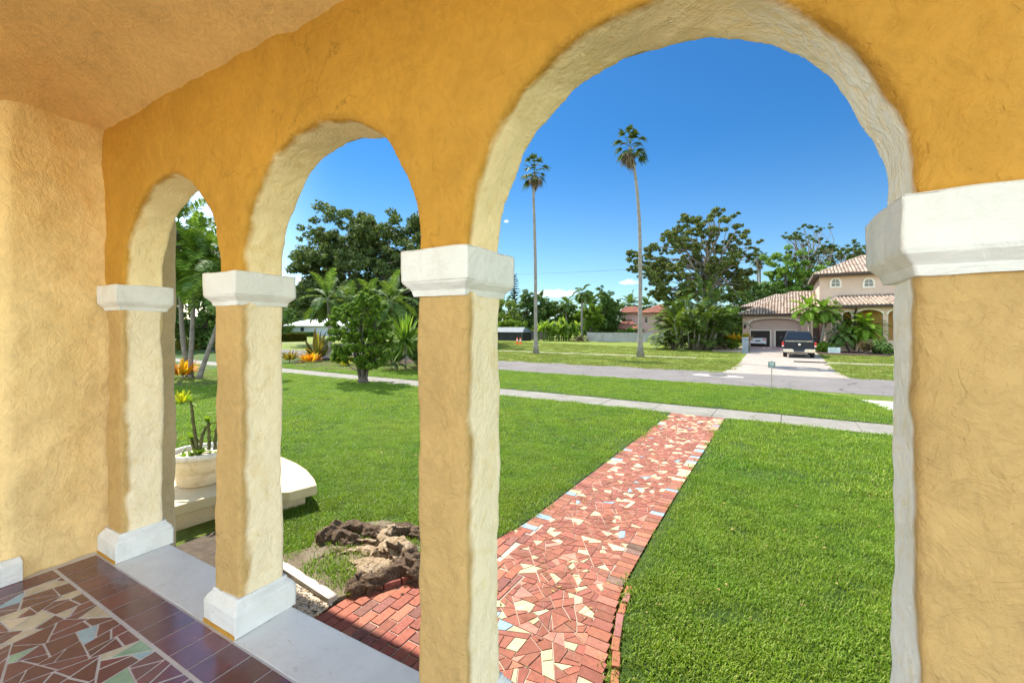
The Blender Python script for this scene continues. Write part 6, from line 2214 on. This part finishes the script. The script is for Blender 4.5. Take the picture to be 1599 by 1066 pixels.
mb = MB(); mb.lathe([(0, 0), (.07, 0), (.085, .012), (.075, .02), (0, .016)], (0, 0, 0), 20); em = mb.build('emblem', M_chrome, tg, smooth=True); em.rotation_euler = (PI / 2, 0, 0); em.location = (.03, -.037, .98)
mb = MB(); mb.prism([Vector((x, -.22, z)) for x, z in ((-.99, .66), (-.99, .46), (-.9, .40), (.9, .40), (.99, .46), (.99, .66), (.4, .66), (.34, .58), (-.34, .58), (-.4, .66))], (0, .2, 0))
bmp = mb.build('bumper', M_chrome, tr, bevel=.02)
mb = MB(); mb.box(-.33, .33, -.232, -.222, .44, .57); mb.build('licence_plate', M_plast, bmp)
mb = MB(); mb.box(-.8, .8, .2, 5.0, .30, .55); mb.build('chassis', M_black, tr)
for s in (-.42, .22):
    mb = MB(); mb.tube([(s, -.10, .32), (s + .22, -.10, .32)], .035, 8); mb.build('exhaust', M_chrome, tr)
for s in (-1, 1):
    for y in (1.05, 4.75): wheel(tr, s * .86, y, .40, .27)

# ------------------------------------------------------------------ white saloon car
M_silver = simple('white_car_paint', (.62, .63, .66), rough=.25, spec=.5, **{'Coat_Weight': .6, 'Coat_Roughness': .05})
car = thing('white_car', 'white saloon car seen from behind, parked before the left garage door', 'car', G(1184.2, 541.0), -(PH - TH))
mb = MB()
loft(mb, [ring(.80, .35, .92, .02, .10), ring(.88, .26, 1.0, .18, .12), ring(.90, .24, 1.0, 1.4, .12), ring(.90, .24, .95, 3.0, .12), ring(.86, .26, .82, 4.1, .14), ring(.72, .34, .66, 4.4, .12)])
mb.build('body', M_silver, car, smooth=False, bevel=.01)
mb = MB()
loft(mb, [ring(.74, .9, .98, .35, .03), ring(.70, .9, 1.12, .62, .06), ring(.60, .9, 1.42, 1.25, .12), ring(.60, .9, 1.45, 2.0, .12), ring(.74, .9, .98, 3.2, .03)])
mb.build('cabin', M_silver, car, smooth=False)
mb = MB(); mb.prism([Vector((-.66, .50, 1.03)), Vector((.66, .50, 1.03)), Vector((.52, 1.10, 1.36)), Vector((-.52, 1.10, 1.36))], (0, -.05, .035)); mb.build('rear_window', M_tint, car)
for s in (-1, 1):
    mb = MB(); mb.box(s * .66 - .16, s * .66 + .16, -.01, .12, .76, .90); mb.build('tail_light', M_tail, car, bevel=.02)
    mb = MB(); mb.prism([Vector((s * .74, .9, 1.02)), Vector((s * .74, 2.8, 1.02)), Vector((s * .62, 2.1, 1.38)), Vector((s * .62, 1.3, 1.38))], (s * .02, 0, 0)); mb.build('side_window', M_tint, car)
    mb = MB(); mb.box(s * .98 - .08, s * .98 + .08, 2.55, 2.67, .95, 1.07); mb.build('mirror', M_silver, car, bevel=.02)
    for y in (.85, 3.5): wheel(car, s * .80, y, .31, .20)
mb = MB(); mb.box(-.24, .24, -.005, .015, .62, .74); mb.build('licence_plate', M_plast, car)
mb = MB(); mb.box(-.72, .72, .0, .2, .26, .36); mb.build('bumper', M_plast, car, bevel=.02)
